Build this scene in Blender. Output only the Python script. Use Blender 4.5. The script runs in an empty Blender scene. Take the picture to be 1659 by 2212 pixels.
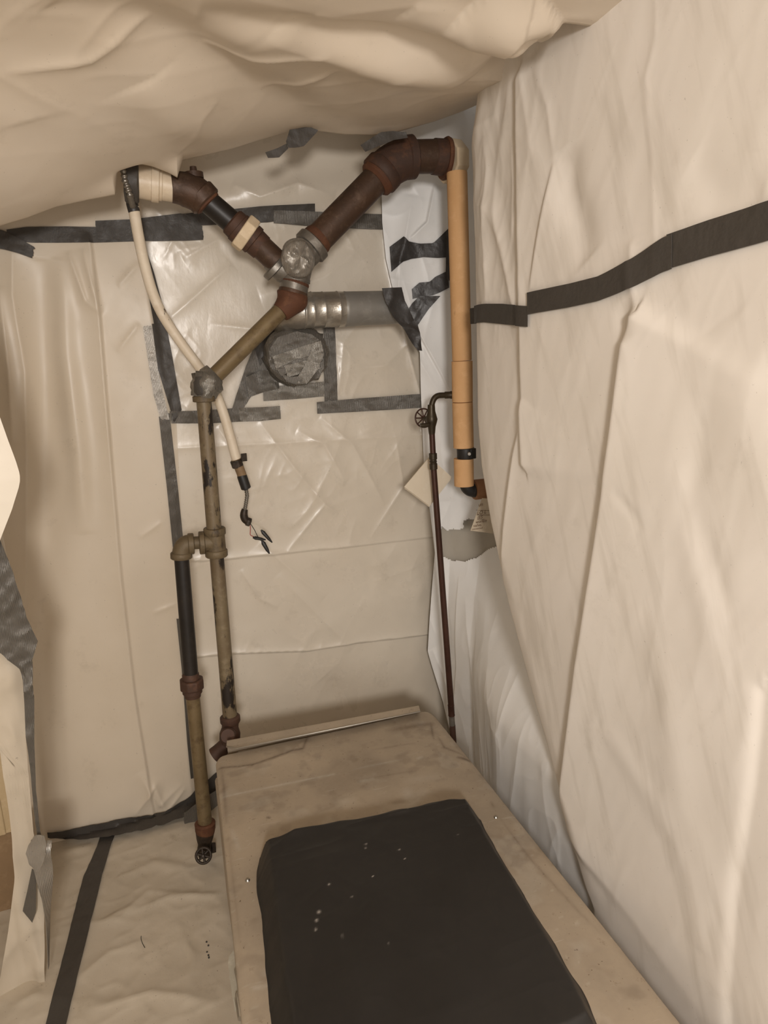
import bpy, math, random
import numpy as np
from mathutils import Vector, Matrix
random.seed(3)
SC = bpy.context.scene
COL = SC.collection

# ------------------------------------------------------------------ camera, world, lights, exposure
YAW, PITCH, ROLL, FPX = math.radians(17.4), math.radians(13.1), math.radians(2.2), 1500.0
CAM = np.array([0.0, 0.0, 1.55])
_f = np.array([math.sin(YAW)*math.cos(PITCH), math.cos(YAW)*math.cos(PITCH), -math.sin(PITCH)])
_r0 = np.array([math.cos(YAW), -math.sin(YAW), 0.0])
_d0 = np.cross(_f, _r0)
if _d0[2] > 0: _d0 = -_d0
_r = _r0*math.cos(ROLL) + _d0*math.sin(ROLL)
_d = -_r0*math.sin(ROLL) + _d0*math.cos(ROLL)
cd = bpy.data.cameras.new('camera')
cd.sensor_fit = 'HORIZONTAL'; cd.sensor_width = 36.0; cd.lens = FPX/1659*36.0; cd.clip_start = 0.02
cam = bpy.data.objects.new('camera', cd); COL.objects.link(cam)
M = Matrix.Identity(4)
for i in range(3):
    M[i][0] = _r[i]; M[i][1] = -_d[i]; M[i][2] = -_f[i]; M[i][3] = CAM[i]
cam.matrix_world = M
SC.camera = cam

world = bpy.data.worlds.new('world'); SC.world = world; world.use_nodes = True
bg = world.node_tree.nodes['Background']; bg.inputs[0].default_value = (1.0, 0.95, 0.90, 1); bg.inputs[1].default_value = 0.34

def area(name, loc, target, size, power, color):
    l = bpy.data.lights.new(name, 'AREA'); l.shape = 'DISK'; l.size = size; l.energy = power; l.color = color
    o = bpy.data.objects.new(name, l); COL.objects.link(o)
    o.location = loc
    o.rotation_euler = (Vector(target)-Vector(loc)).to_track_quat('-Z', 'Y').to_euler()
    return o
area('work_lamp', (-0.14, -1.05, 1.72), (0.45, 2.3, 1.1), 0.28, 36.5, (1.0, 0.945, 0.895))
area('ceiling_fill', (0.0, -0.95, 1.1), (0.35, 1.2, 2.0), 1.2, 8, (1.0, 0.95, 0.90))  # added soft fill aimed up, stands in for bounce onto the ceiling

vs = SC.view_settings
vs.view_transform = 'Standard'; vs.look = 'None'; vs.gamma = 1.0; vs.use_curve_mapping = False
vs.exposure = 0.0

# ------------------------------------------------------------------ pixel <-> world helpers (1659 x 2212 frame)
def ray(x, y): return _f + _r*(x-829.5)/FPX + _d*(y-1106)/FPX
def P(x, y, Y): v = ray(x, y); return CAM + v*(Y-CAM[1])/v[1]
def atZ(x, y, z): v = ray(x, y); return CAM + v*(z-CAM[2])/v[2]
def atX(x, y, X): v = ray(x, y); return CAM + v*(X-CAM[0])/v[0]
def px2m(p, n): return n*float((np.asarray(p)-CAM) @ _f)/FPX

# ------------------------------------------------------------------ numpy noise
def _hash(ix, iy, seed):
    n = (ix.astype(np.int64)*374761393 + iy.astype(np.int64)*668265263 + seed*974634777) & 0x7fffffff
    n = (n ^ (n >> 13))*1274126177 & 0x7fffffff
    return ((n ^ (n >> 16)) & 0xffff)/65535.0
def vnoise(x, y, seed=0):
    ix = np.floor(x); iy = np.floor(y); fx = x-ix; fy = y-iy
    fx = fx*fx*fx*(fx*(fx*6-15)+10); fy = fy*fy*fy*(fy*(fy*6-15)+10)
    a = _hash(ix, iy, seed); b = _hash(ix+1, iy, seed); c = _hash(ix, iy+1, seed); d = _hash(ix+1, iy+1, seed)
    return (a*(1-fx)+b*fx)*(1-fy) + (c*(1-fx)+d*fx)*fy
def fbm(x, y, seed=0, o=3):
    s = 0; a = 0.5
    for i in range(o): s = s + a*vnoise(x*2**i, y*2**i, seed+i*17); a *= .5
    return s/(1-.5**o)
def ridged(x, y, seed=0): return 1-np.abs(2*vnoise(x, y, seed)-1)
def crumple(x, y, s, seed=0):
    """facetted crinkles of stiff film: a few rotated sharp ridge noises"""
    h = 0
    for k, (ang, sc, a) in enumerate(((.5, 1, 1), (-.7, 1.7, .6), (1.4, 2.6, .35))):
        c, n = math.cos(ang), math.sin(ang)
        wx = x + .25/s*(vnoise(x*s*.7, y*s*.7, seed+50+k)-.5); wy = y + .25/s*(vnoise(x*s*.7, y*s*.7, seed+60+k)-.5)
        h = h + a*ridged((wx*c-wy*n)*s*sc, (wx*n+wy*c)*s*sc*.55, seed+k)**3
    return h
def sstep(a, b, x): t = np.clip((x-a)/(b-a), 0, 1); return t*t*(3-2*t)

# folds: (polyline in plane coordinates, amplitude, width, kind)
def folds(u, v, lst):
    h = np.zeros_like(u)
    for poly, amp, w, kind in lst:
        poly = np.asarray(poly, float)
        seg = poly[1:]-poly[:-1]; L = np.linalg.norm(seg, axis=1); tot = L.sum(); acc = 0
        best = np.full(u.shape, 1e9); side = np.zeros_like(u); tt = np.zeros_like(u); over = np.zeros_like(u)
        for k_, (a, s, l) in enumerate(zip(poly[:-1], seg, L)):
            rx = u-a[0]; ry = v-a[1]
            t0 = (rx*s[0]+ry*s[1])/(l*l); t = np.clip(t0, 0, 1)
            if k_ == 0: over = np.maximum(over, -t0*l)
            if k_ == len(L)-1: over = np.maximum(over, (t0-1)*l)
            dx = rx-t*s[0]; dy = ry-t*s[1]; d = np.hypot(dx, dy)
            m = d < best
            best = np.where(m, d, best); side = np.where(m, np.sign(s[0]*ry-s[1]*rx), side); tt = np.where(m, (acc+t*l)/tot, tt)
            acc += l
        tap = np.sin(np.pi*np.clip(tt, 0.0, 1))**.5 if kind[-1] != '!' else 1.0
        k = kind.rstrip('!')
        if k == 'g': f = np.exp(-(best/w)**2)
        elif k == 'c': f = np.exp(-best/w)
        elif k == 'L': f = np.where(side > 0, np.exp(-best/w), np.exp(-(best/(w*.12))**2))
        elif k == 'R': f = np.where(side < 0, np.exp(-best/w), np.exp(-(best/(w*.12))**2))
        if k in 'LR': f = f*np.exp(-(np.maximum(over, 0)/.025)**2)
        h = h + amp*tap*f
    return h

# ------------------------------------------------------------------ mesh helpers
def merge(parts):
    V = []; Fc = []; o = 0
    for v, f in parts:
        V.extend([tuple(p) for p in v]); Fc.extend([tuple(i+o for i in q) for q in f]); o += len(v)
    return V, Fc
def tube(pts, r, n=20, cap=True):
    pts = [Vector(p) for p in pts]; k = len(pts)
    rs = [r]*k if np.isscalar(r) else list(r)
    V = []; Fc = []; prev = None
    for i, p in enumerate(pts):
        t = (pts[min(i+1, k-1)]-pts[max(i-1, 0)])
        t = t.normalized() if t.length > 1e-9 else prevt
        prevt = t
        if prev is None:
            a = Vector((0, -1, 0)) if abs(t.y) < .9 else Vector((0, 0, 1))
            u = (a-t*a.dot(t)).normalized()
        else: u = (prev-t*prev.dot(t)).normalized()
        prev = u; w = t.cross(u)
        for j in range(n):
            a = 2*math.pi*j/n
            V.append(p+(u*math.cos(a)+w*math.sin(a))*rs[i])
    for i in range(k-1):
        for j in range(n):
            Fc.append((i*n+j, i*n+(j+1) % n, (i+1)*n+(j+1) % n, (i+1)*n+j))
    if cap: Fc.append(tuple(reversed(range(n)))); Fc.append(tuple((k-1)*n+j for j in range(n)))
    return V, Fc
def rev(p0, p1, prof, n=28):
    """surface of revolution about p0->p1; prof = (fraction along, radius in m)"""
    p0 = Vector(p0); p1 = Vector(p1)
    t = (p1-p0).normalized(); a = Vector((0, -1, 0)) if abs(t.y) < .9 else Vector((0, 0, 1))
    u = (a-t*a.dot(t)).normalized(); w = t.cross(u); V = []; Fc = []; k = len(prof)
    for s, r in prof:
        c = p0+(p1-p0)*s
        for j in range(n):
            an = 2*math.pi*(j+.5)/n; V.append(c+(u*math.cos(an)+w*math.sin(an))*r)
    for i in range(k-1):
        for j in range(n): Fc.append((i*n+j, i*n+(j+1) % n, (i+1)*n+(j+1) % n, (i+1)*n+j))
    Fc.append(tuple(reversed(range(n)))); Fc.append(tuple((k-1)*n+j for j in range(n)))
    return V, Fc
def collar(p0, p1, r, n=28, ch=.12):
    return rev(p0, p1, [(0, r*.93), (ch, r), (1-ch, r), (1, r*.93)], n)
def bend(a, c, b, k=10):
    a, c, b = map(np.asarray, (a, c, b)); return [a*(1-t)**2+2*c*t*(1-t)+b*t*t for t in np.linspace(0, 1, k)]
def box(c, s, rot=0):
    x, y, z = [q/2 for q in s]; V = []
    for i in (-1, 1):
        for j in (-1, 1):
            for k in (-1, 1):
                X, Y_ = i*x, j*y
                V.append((c[0]+X*math.cos(rot)-Y_*math.sin(rot), c[1]+X*math.sin(rot)+Y_*math.cos(rot), c[2]+k*z))
    return V, [(0, 1, 3, 2), (4, 6, 7, 5), (0, 4, 5, 1), (2, 3, 7, 6), (0, 2, 6, 4), (1, 5, 7, 3)]
def gridfaces(nu, nv, keep=None, flip=False):
    i = np.arange(nu-1)[None, :]; j = np.arange(nv-1)[:, None]
    a = j*nu+i
    q = np.stack([a, a+1, a+nu+1, a+nu], -1).reshape(-1, 4)
    if flip: q = q[:, ::-1]
    if keep is not None: q = q[keep.reshape(-1)]
    return q
def wpos(o):
    p = Vector((0, 0, 0))
    while o is not None: p += o.location; o = o.parent
    return p
def obj(name, geo, m, parent=None, base=None, smooth=35, bevel=0, attrs=None):
    V, Fc = geo
    V = np.array([tuple(p) for p in V], float) if not isinstance(V, np.ndarray) else V
    me = bpy.data.meshes.new(name)
    o = bpy.data.objects.new(name, me); COL.objects.link(o)
    if parent is not None:
        o.parent = parent; off = np.array(wpos(parent)); loc = np.zeros(3)
    else:
        if base is None: base = ((V[:, 0].min()+V[:, 0].max())/2, (V[:, 1].min()+V[:, 1].max())/2, V[:, 2].min())
        o.location = base; off = np.array(base)
    W = V-off
    if isinstance(Fc, np.ndarray):
        me.vertices.add(len(W)); me.vertices.foreach_set('co', W.astype(np.float32).ravel())
        me.loops.add(Fc.size); me.loops.foreach_set('vertex_index', Fc.astype(np.int32).ravel())
        me.polygons.add(len(Fc)); me.polygons.foreach_set('loop_start', (np.arange(len(Fc))*4).astype(np.int32))
        me.update(calc_edges=True); me.validate()
    else:
        me.from_pydata([tuple(w) for w in W], [], Fc)
        me.update()
    me.polygons.foreach_set('use_smooth', np.ones(len(me.polygons), bool))
    if smooth and not isinstance(Fc, np.ndarray): me.set_sharp_from_angle(angle=math.radians(smooth))
    if attrs:
        for k, a in attrs.items():
            at = me.attributes.new(k, 'FLOAT', 'POINT'); at.data.foreach_set('value', a.astype(np.float32).ravel())
    me.materials.append(m)
    if bevel:
        b = o.modifiers.new('bevel', 'BEVEL'); b.width = bevel; b.segments = 2; b.limit_method = 'ANGLE'
    return o
def tag(o, label=None, cat=None, group=None, kind=None):
    for k, v in (('label', label), ('category', cat), ('group', group), ('kind', kind)):
        if v: o[k] = v
    return o
def thing(name, loc, label, cat, group=None):
    o = bpy.data.objects.new(name, None); COL.objects.link(o); o.location = tuple(float(c) for c in loc); o.empty_display_size = .05
    return tag(o, label, cat, group)

# ------------------------------------------------------------------ materials
class NT:
    def __init__(s, name):
        s.m = bpy.data.materials.new(name); s.m.use_nodes = True; s.t = s.m.node_tree
        s.b = s.t.nodes['Principled BSDF']; s.tc = s.t.nodes.new('ShaderNodeTexCoord')
    def n(s, typ, **kw):
        x = s.t.nodes.new(typ)
        for k, v in kw.items(): setattr(x, k, v)
        return x
    def l(s, a, b): s.t.links.new(a, b)
    def noise(s, scale, detail=4, rough=.6, vec=None, sc=(1, 1, 1)):
        x = s.n('ShaderNodeTexNoise'); x.inputs['Scale'].default_value = scale; x.inputs['Detail'].default_value = detail; x.inputs['Roughness'].default_value = rough
        mp = s.n('ShaderNodeMapping'); mp.inputs['Scale'].default_value = sc; s.l(s.tc.outputs['Object'], mp.inputs[0]); s.l(mp.outputs[0], x.inputs['Vector'])
        return x.outputs['Fac']
    def ramp(s, fac, a, b, ca=(0, 0, 0), cb=(1, 1, 1)):
        r = s.n('ShaderNodeValToRGB'); r.color_ramp.elements[0].position = a; r.color_ramp.elements[1].position = b
        r.color_ramp.elements[0].color = (*ca, 1); r.color_ramp.elements[1].color = (*cb, 1); s.l(fac, r.inputs[0]); return r.outputs[0]
    def mix(s, fac, a, b, mode='MIX'):
        x = s.n('ShaderNodeMix', data_type='RGBA', blend_type=mode)
        for sock, val in ((x.inputs[0], fac), (x.inputs[6], a), (x.inputs[7], b)):
            if isinstance(val, (int, float)): sock.default_value = val
            elif isinstance(val, tuple): sock.default_value = (*val, 1)
            else: s.l(val, sock)
        return x.outputs[2]
    def attr(s, name):
        a = s.n('ShaderNodeAttribute', attribute_name=name); return a.outputs['Fac']
    def math(s, op, a, b=0.0):
        x = s.n('ShaderNodeMath', operation=op)
        for i, v in enumerate((a, b)):
            if isinstance(v, (int, float)): x.inputs[i].default_value = v
            else: s.l(v, x.inputs[i])
        return x.outputs[0]
    def set(s, **kw):
        names = dict(base='Base Color', rough='Roughness', metal='Metallic', spec='Specular IOR Level', sss='Subsurface Weight', trans='Transmission Weight', coat='Coat Weight', alpha='Alpha')
        for k, v in kw.items():
            i = s.b.inputs[names[k]]
            if isinstance(v, (int, float)): i.default_value = v
            elif isinstance(v, tuple): i.default_value = (*v, 1)
            else: s.l(v, i)
        return s
    def bump(s, h, strength=.3, dist=.002):
        b = s.n('ShaderNodeBump'); b.inputs['Strength'].default_value = strength; b.inputs['Distance'].default_value = dist
        s.l(h, b.inputs['Height'])
        prev = s.b.inputs['Normal'].links[0].from_socket if s.b.inputs['Normal'].links else None
        if prev: s.l(prev, b.inputs['Normal'])
        s.l(b.outputs[0], s.b.inputs['Normal']); return s

def plastic(name, base, base2, rough, wr, spec=.5, dirt=.25, streak=0.0):
    t = NT(name)
    c = t.mix(t.ramp(t.noise(2.3), .35, .7), base, base2)
    sm = t.ramp(t.noise(9, 6, .7), .60, .78)
    c = t.mix(t.math('MULTIPLY', sm, dirt), c, (.30, .24, .17))
    if streak:
        mp = t.n('ShaderNodeMapping', vector_type='TEXTURE'); mp.inputs['Rotation'].default_value = (-.36, 0, 0); mp.inputs['Scale'].default_value = (1, .2, 1.25); t.l(t.tc.outputs['Object'], mp.inputs[0])
        sn = t.n('ShaderNodeTexNoise'); sn.inputs['Scale'].default_value = 5; sn.inputs['Detail'].default_value = 5; t.l(mp.outputs[0], sn.inputs['Vector'])
        c = t.mix(t.math('MULTIPLY', t.ramp(sn.outputs['Fac'], .52, .72), streak), c, (.42, .36, .28))
    c = t.mix(t.math('MULTIPLY', t.ramp(t.noise(150, 2), .72, .76), dirt*1.6), c, (.16, .12, .09))
    t.set(base=c, rough=t.ramp(t.noise(6), .3, .7, (rough*.8,)*3, (rough*1.2,)*3), spec=spec)
    t.bump(t.noise(14, 5, .6, sc=(1, 1, .5)), wr, .004)
    t.bump(t.noise(300, 2), .04, .0005)
    return t.m
M_back = plastic('back_sheet_film', (.74, .665, .555), (.68, .60, .49), .30, .35, .55)
M_left = plastic('left_sheet_film', (.71, .615, .49), (.65, .555, .43), .40, .15, .4)
M_right = plastic('right_sheet_film', (.86, .80, .73), (.81, .75, .67), .48, .12, .3, .16, .28)
M_corner = plastic('corner_sheet_film', (.88, .87, .85), (.84, .83, .81), .38, .2, .4, .12)
M_ceil = plastic('ceiling_sheet_film', (.72, .625, .51), (.66, .56, .44), .45, .12, .35, .2)
M_floor = plastic('floor_sheet_film', (.62, .545, .44), (.47, .405, .315), .45, .4, .4, .6)
M_curtain = plastic('curtain_film', (.60, .52, .41), (.53, .455, .355), .45, .2, .35, .3)
M_flap = plastic('flap_film', (.80, .73, .62), (.74, .66, .55), .45, .1, .35, .1)
t = NT('plaster'); t.set(base=t.mix(t.noise(7), (.52, .48, .41), (.40, .36, .30)), rough=.85); t.bump(t.noise(40, 5), .4, .003); M_plaster = t.m

def tape_mat(name, c1, c2, metal, rough, weave, spec=.5):
    t = NT(name)
    t.set(base=t.mix(t.noise(18, 4), c1, c2), rough=t.ramp(t.noise(25, 3), .3, .7, (rough*.8,)*3, (rough*1.25,)*3), metal=metal, spec=spec)
    w = t.n('ShaderNodeTexWave', wave_type='BANDS', bands_direction='X', wave_profile='SIN'); w.inputs['Scale'].default_value = 95; w.inputs['Distortion'].default_value = 1.5
    t.l(t.tc.outputs['Object'], w.inputs[0])
    if weave: t.bump(w.outputs['Fac'], weave, .0006)
    t.bump(t.noise(45, 4, .55), .45, .004)
    return t.m
M_dark = tape_mat('dark_duct_tape', (.055, .048, .041), (.072, .063, .054), .0, .48, .15, .35)
M_grey = tape_mat('grey_duct_tape', (.105, .094, .08), (.15, .135, .115), .30, .36, .9)
M_mid = tape_mat('weathered_silver_tape', (.17, .155, .132), (.24, .22, .19), .45, .34, .9)
M_silver = tape_mat('silver_duct_tape', (.30, .275, .24), (.42, .39, .35), .6, .33, .7)
M_black_tape = tape_mat('black_tape', (.03, .026, .024), (.045, .04, .036), .0, .42, 0, .4)

def rust(name, c1, c2, c3, rough=.7, metal=.2, chips=None, k=9, bump=.5, th=(.56, .62), spec=.4):
    t = NT(name)
    c = t.mix(t.ramp(t.noise(k, 6, .65), .35, .65), c1, c2)
    c = t.mix(t.ramp(t.noise(k*3.1, 5, .7), .52, .70), c, c3)
    if chips: c = t.mix(t.ramp(t.noise(26, 6, .62, sc=(1, 1, .4)), *th), c, chips)
    t.set(base=c, rough=rough, metal=metal, spec=spec)
    t.bump(t.noise(70, 5, .7), bump, .002)
    return t.m
M_iron = rust('dark_rusty_iron', (.060, .036, .024), (.085, .045, .026), (.12, .075, .05), .5, .25)
M_rust = rust('orange_rusty_iron', (.125, .048, .022), (.09, .038, .02), (.17, .075, .035), .75, .1)
M_rust2 = rust('brown_rusty_fitting', (.085, .042, .026), (.06, .034, .024), (.12, .055, .03), .65, .15)
M_blackpipe = rust('black_pipe_paint', (.016, .013, .011), (.022, .018, .015), (.03, .025, .02), .42, .1, bump=.12)
M_olive = rust('olive_pipe_paint', (.15, .105, .052), (.20, .145, .075), (.105, .07, .036), .42, .15, bump=.2)
M_chip = rust('chipped_olive_paint', (.19, .145, .085), (.14, .10, .058), (.24, .19, .12), .5, .1, chips=(.022, .016, .012), bump=.3, th=(.525, .575))
M_fit = rust('olive_fitting_paint', (.12, .088, .05), (.16, .118, .066), (.07, .05, .03), .55, .15, chips=(.03, .02, .014), bump=.6, th=(.55, .66))
M_galv = rust('grey_galvanised_fitting', (.25, .23, .20), (.18, .16, .135), (.30, .275, .24), .42, .6, bump=.4)
M_valve = rust('dark_valve_metal', (.028, .02, .014), (.045, .032, .022), (.07, .045, .03), .45, .35, bump=.8)
M_brass = rust('dark_brass', (.045, .034, .02), (.06, .045, .026), (.035, .024, .016), .4, .45, bump=.3)
M_copper = rust('tarnished_copper', (.06, .028, .019), (.078, .036, .025), (.05, .024, .017), .38, .4, bump=.12)
M_cream = rust('cream_painted_nut', (.72, .58, .40), (.64, .50, .33), (.76, .63, .45), .6, 0, bump=.3)
M_pvc = rust('cream_white_plastic_fitting', (.72, .60, .45), (.64, .51, .36), (.76, .65, .50), .4, 0, bump=.1)
M_white = rust('chipped_white_conduit_paint', (.78, .68, .54), (.70, .59, .45), (.80, .71, .58), .45, 0, chips=(.10, .07, .05), bump=.1, th=(.68, .70))
M_armor = rust('steel_armoured_cable', (.30, .28, .25), (.22, .20, .17), (.38, .35, .31), .35, .8, bump=.1)
M_tan = rust('tan_pipe_wrap', (.68, .40, .19), (.64, .37, .17), (.72, .44, .22), .75, 0, chips=(.36, .19, .08), bump=.15, th=(.68, .78))
M_brownpaper = rust('brown_paper_wrap', (.30, .15, .075), (.26, .13, .06), (.34, .18, .09), .75, 0, bump=.15)
M_duct = rust('galvanised_duct_metal', (.30, .285, .26), (.26, .245, .22), (.34, .32, .29), .45, .4, bump=.05)
M_foil = rust('foil_tape', (.46, .43, .38), (.36, .32, .27), (.55, .52, .46), .28, .75, bump=.6)
M_paper = rust('cream_paper', (.80, .70, .55), (.76, .66, .51), (.82, .73, .59), .7, 0, bump=.05)
M_tagpaper = rust('aged_tag_paper', (.66, .56, .42), (.60, .50, .37), (.70, .60, .46), .75, 0, bump=.05)
M_ink = rust('brown_ink', (.16, .09, .05), (.20, .12, .07), (.16, .09, .05), .8, 0, bump=0)
M_wood = rust('pale_wood_trim', (.52, .40, .24), (.46, .34, .19), (.58, .45, .28), .6, 0, bump=.2)
M_wood2 = rust('brown_board', (.26, .17, .09), (.22, .14, .075), (.30, .20, .11), .65, 0, bump=.2)
M_steel = rust('bright_steel', (.48, .45, .40), (.40, .37, .32), (.52, .49, .44), .28, .9, bump=.05)
M_latch = rust('latch_steel', (.50, .47, .39), (.42, .39, .32), (.58, .55, .47), .4, .3, bump=.2)
M_red = rust('red_wire', (.35, .02, .015), (.30, .02, .015), (.35, .03, .02), .5, 0, bump=0)
M_blk = rust('black_wire', (.02, .018, .016), (.02, .018, .016), (.03, .027, .025), .5, 0, bump=0)
M_wht = rust('white_wire', (.62, .56, .45), (.58, .52, .4), (.66, .6, .5), .5, 0, bump=0)

t = NT('worn_aluminium_sheet')
c = t.mix(t.ramp(t.noise(5, 6, .65), .35, .68), (.385, .32, .245), (.50, .415, .315))
c = t.mix(t.math('MULTIPLY', t.ramp(t.noise(40, 5, .7), .60, .72), .5), c, (.20, .145, .095))
c = t.mix(t.math('MULTIPLY', t.ramp(t.noise(130, 3), .70, .73), .8), c, (.10, .065, .04))
c = t.mix(t.math('MULTIPLY', t.ramp(t.noise(17, 6, .75), .62, .74), .35), c, (.60, .55, .47))
c = t.mix(t.math('MULTIPLY', t.ramp(t.noise(60, 3, .7, sc=(.12, 1, 1)), .64, .70), .35), c, (.58, .53, .46))
c = t.mix(t.attr('pale'), c, (.60, .56, .49))
c = t.mix(t.attr('stain'), c, (.085, .055, .036))
t.set(base=c, rough=t.ramp(t.noise(8, 4), .3, .7, (.42,)*3, (.62,)*3), metal=.35, spec=.4)
t.bump(t.noise(25, 5), .1, .002); M_alu = t.m

t = NT('black_bag_film')
c = t.mix(t.noise(12, 4), (.013, .0115, .0105), (.02, .0175, .0155))
c = t.mix(t.attr('specks'), c, (.42, .38, .34))
t.set(base=c, rough=t.ramp(t.noise(7, 3), .3, .7, (.42,)*3, (.60,)*3), spec=.45)
t.bump(t.noise(11, 4, .55), .3, .004); M_bag = t.m

# ------------------------------------------------------------------ surfaces the sheets and tape follow
class Surf:
    def __init__(s, axis, value, h): s.axis, s.value, s.h = axis, value, h
    def raw(s, x, y, val):
        if s.axis == 'Y': p = P(x, y, val); return p[0], p[2]
        if s.axis == 'X': p = atX(x, y, val); return p[1], p[2]
        p = atZ(x, y, val); return p[0], p[1]
    def uv(s, x, y):
        sg = 1 if s.axis == 'Zf' else -1
        u, v = s.raw(x, y, s.value)
        for _ in range(4):
            hh = float(s.h(np.array([u]), np.array([v]))[0])
            u, v = s.raw(x, y, s.value+sg*hh)
        return u, v
    def pos(s, u, v, off=0.0):
        h = s.h(u, v)+off
        if s.axis == 'Y': return np.stack([u, s.value-h, v], -1)
        if s.axis == 'X': return np.stack([s.value-h, u, v], -1)
        if s.axis == 'Zf': return np.stack([u, v, s.value+h], -1)
        return np.stack([u, v, s.value-h], -1)
def pl(axis, val, pts):
    s = Surf(axis, val, None); return [s.raw(x, y, val) for x, y in pts]

# --- back wall, plane Y = 2.32
YB = 2.32
B = lambda *p: pl('Y', YB, p)
seam_px = [(280, 300), (305, 525), (336, 700), (372, 905), (386, 1160), (400, 1400), (412, 1640), (420, 1720), (428, 1900)]
seam = np.array(B(*seam_px)); seam = seam[np.argsort(seam[:, 1])]
seam_x = lambda z: np.interp(z, seam[:, 1], seam[:, 0])
left_f = [(B((195, 525), (215, 690), (240, 1000), (262, 1250), (292, 1500), (335, 1760)), .010, .035, 'R!'),
          (B((28, 530), (30, 640), (57, 800), (60, 1000), (60, 1240), (50, 1400)), .022, .03, 'c'),
          (B((0, 620), (22, 800), (30, 960)), .015, .02, 'c'),
          (B((95, 560), (95, 900), (92, 1400), (110, 1700)), -.030, .06, 'g'),
          (B((130, 560), (140, 760), (170, 980), (180, 1150)), .018, .03, 'g'),
          (B((148, 545), (185, 650), (218, 678)), .010, .012, 'c'),
          (B((180, 540), (205, 640), (218, 678)), .008, .010, 'c'),
          (B((255, 760), (300, 700)), .004, .01, 'c'), (B((255, 620), (300, 570)), .004, .01, 'c'),
          (B((300, 1650), (345, 1720), (395, 1680)), .010, .02, 'c'), (B((290, 1740), (335, 1680), (370, 1760)), .012, .015, 'c'),
          (B((340, 1760), (400, 1690)), .010, .012, 'c'),
          (B((300, 1160), (350, 1125)), .004, .008, 'c'), (B((330, 1320), (385, 1300)), .004, .008, 'c')]
ctr_f = [(B((372, 968), (640, 955), (910, 938)), .004, .012, 'c!'),
         (B((420, 1210), (485, 1207), (640, 1190), (730, 1182), (935, 1158)), .007, .015, 'L!'),
         (B((425, 1416), (505, 1408), (660, 1403), (770, 1386), (935, 1366)), .010, .022, 'L!'),
         (B((760, 640), (620, 720), (450, 700)), .006, .02, 'c'), (B((500, 570), (400, 660), (365, 690)), .007, .02, 'c'),
         (B((395, 560), (470, 520), (520, 530)), .006, .02, 'c'), (B((820, 500), (700, 600), (560, 640)), .006, .03, 'c'),
         (B((830, 620), (740, 740), (730, 850)), .006, .02, 'c'), (B((900, 720), (830, 790), (730, 800)), .006, .02, 'c'),
         (B((560, 910), (650, 1030), (720, 1110)), .006, .015, 'c'), (B((690, 900), (760, 960), (830, 1090)), .007, .015, 'c'),
         (B((640, 930), (700, 960), (745, 1040)), .006, .015, 'c'), (B((470, 920), (520, 1000), (560, 1060)), .005, .012, 'c'),
         (B((600, 1240), (690, 1330), (760, 1400)), .007, .02, 'c'), (B((520, 1230), (560, 1290), (600, 1310)), .006, .012, 'c'),
         (B((560, 1170), (640, 1240), (700, 1290)), .008, .02, 'c'), (B((850, 930), (870, 1050), (800, 1160)), .006, .015, 'c'),
         (B((480, 1450), (580, 1500), (640, 1580)), .008, .05, 'g'), (B((700, 1460), (780, 1540)), -.008, .05, 'g'),
         (B((620, 1190), (700, 1090), (730, 1110)), .006, .012, 'c'), (B((830, 470), (835, 560), (852, 640), (880, 760), (905, 850), (912, 1000)), .008, .015, 'c!'),
         (B((400, 430), (600, 420), (830, 400)), .02, .05, 'g'), (B((500, 400), (560, 430), (640, 400), (720, 430)), .012, .02, 'c')]
def h_back(u, v):
    bow = .055*sstep(.05, -.35, u)*sstep(1.2, 0, v)
    lf = folds(u, v, left_f) + .007*fbm(u*5, v*2, 3) + .02*fbm(u*2.2, v*.7, 8)
    m = (.30+.70*sstep(.30, .9, v))*(1-.8*sstep(1.95, 2.05, v))
    cf = folds(u, v, ctr_f) + m*sstep(.38, .66, fbm(u*4, v*4, 6))*(.0042*crumple(u, v, 6, 5) + .0016*crumple(u, v, 15, 9)) + .012*fbm(u*3, v*3, 12)
    k = sstep(-.012, .012, u-seam_x(v))
    return bow + lf*(1-k) + cf*k
S_back = Surf('Y', YB, h_back)

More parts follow.
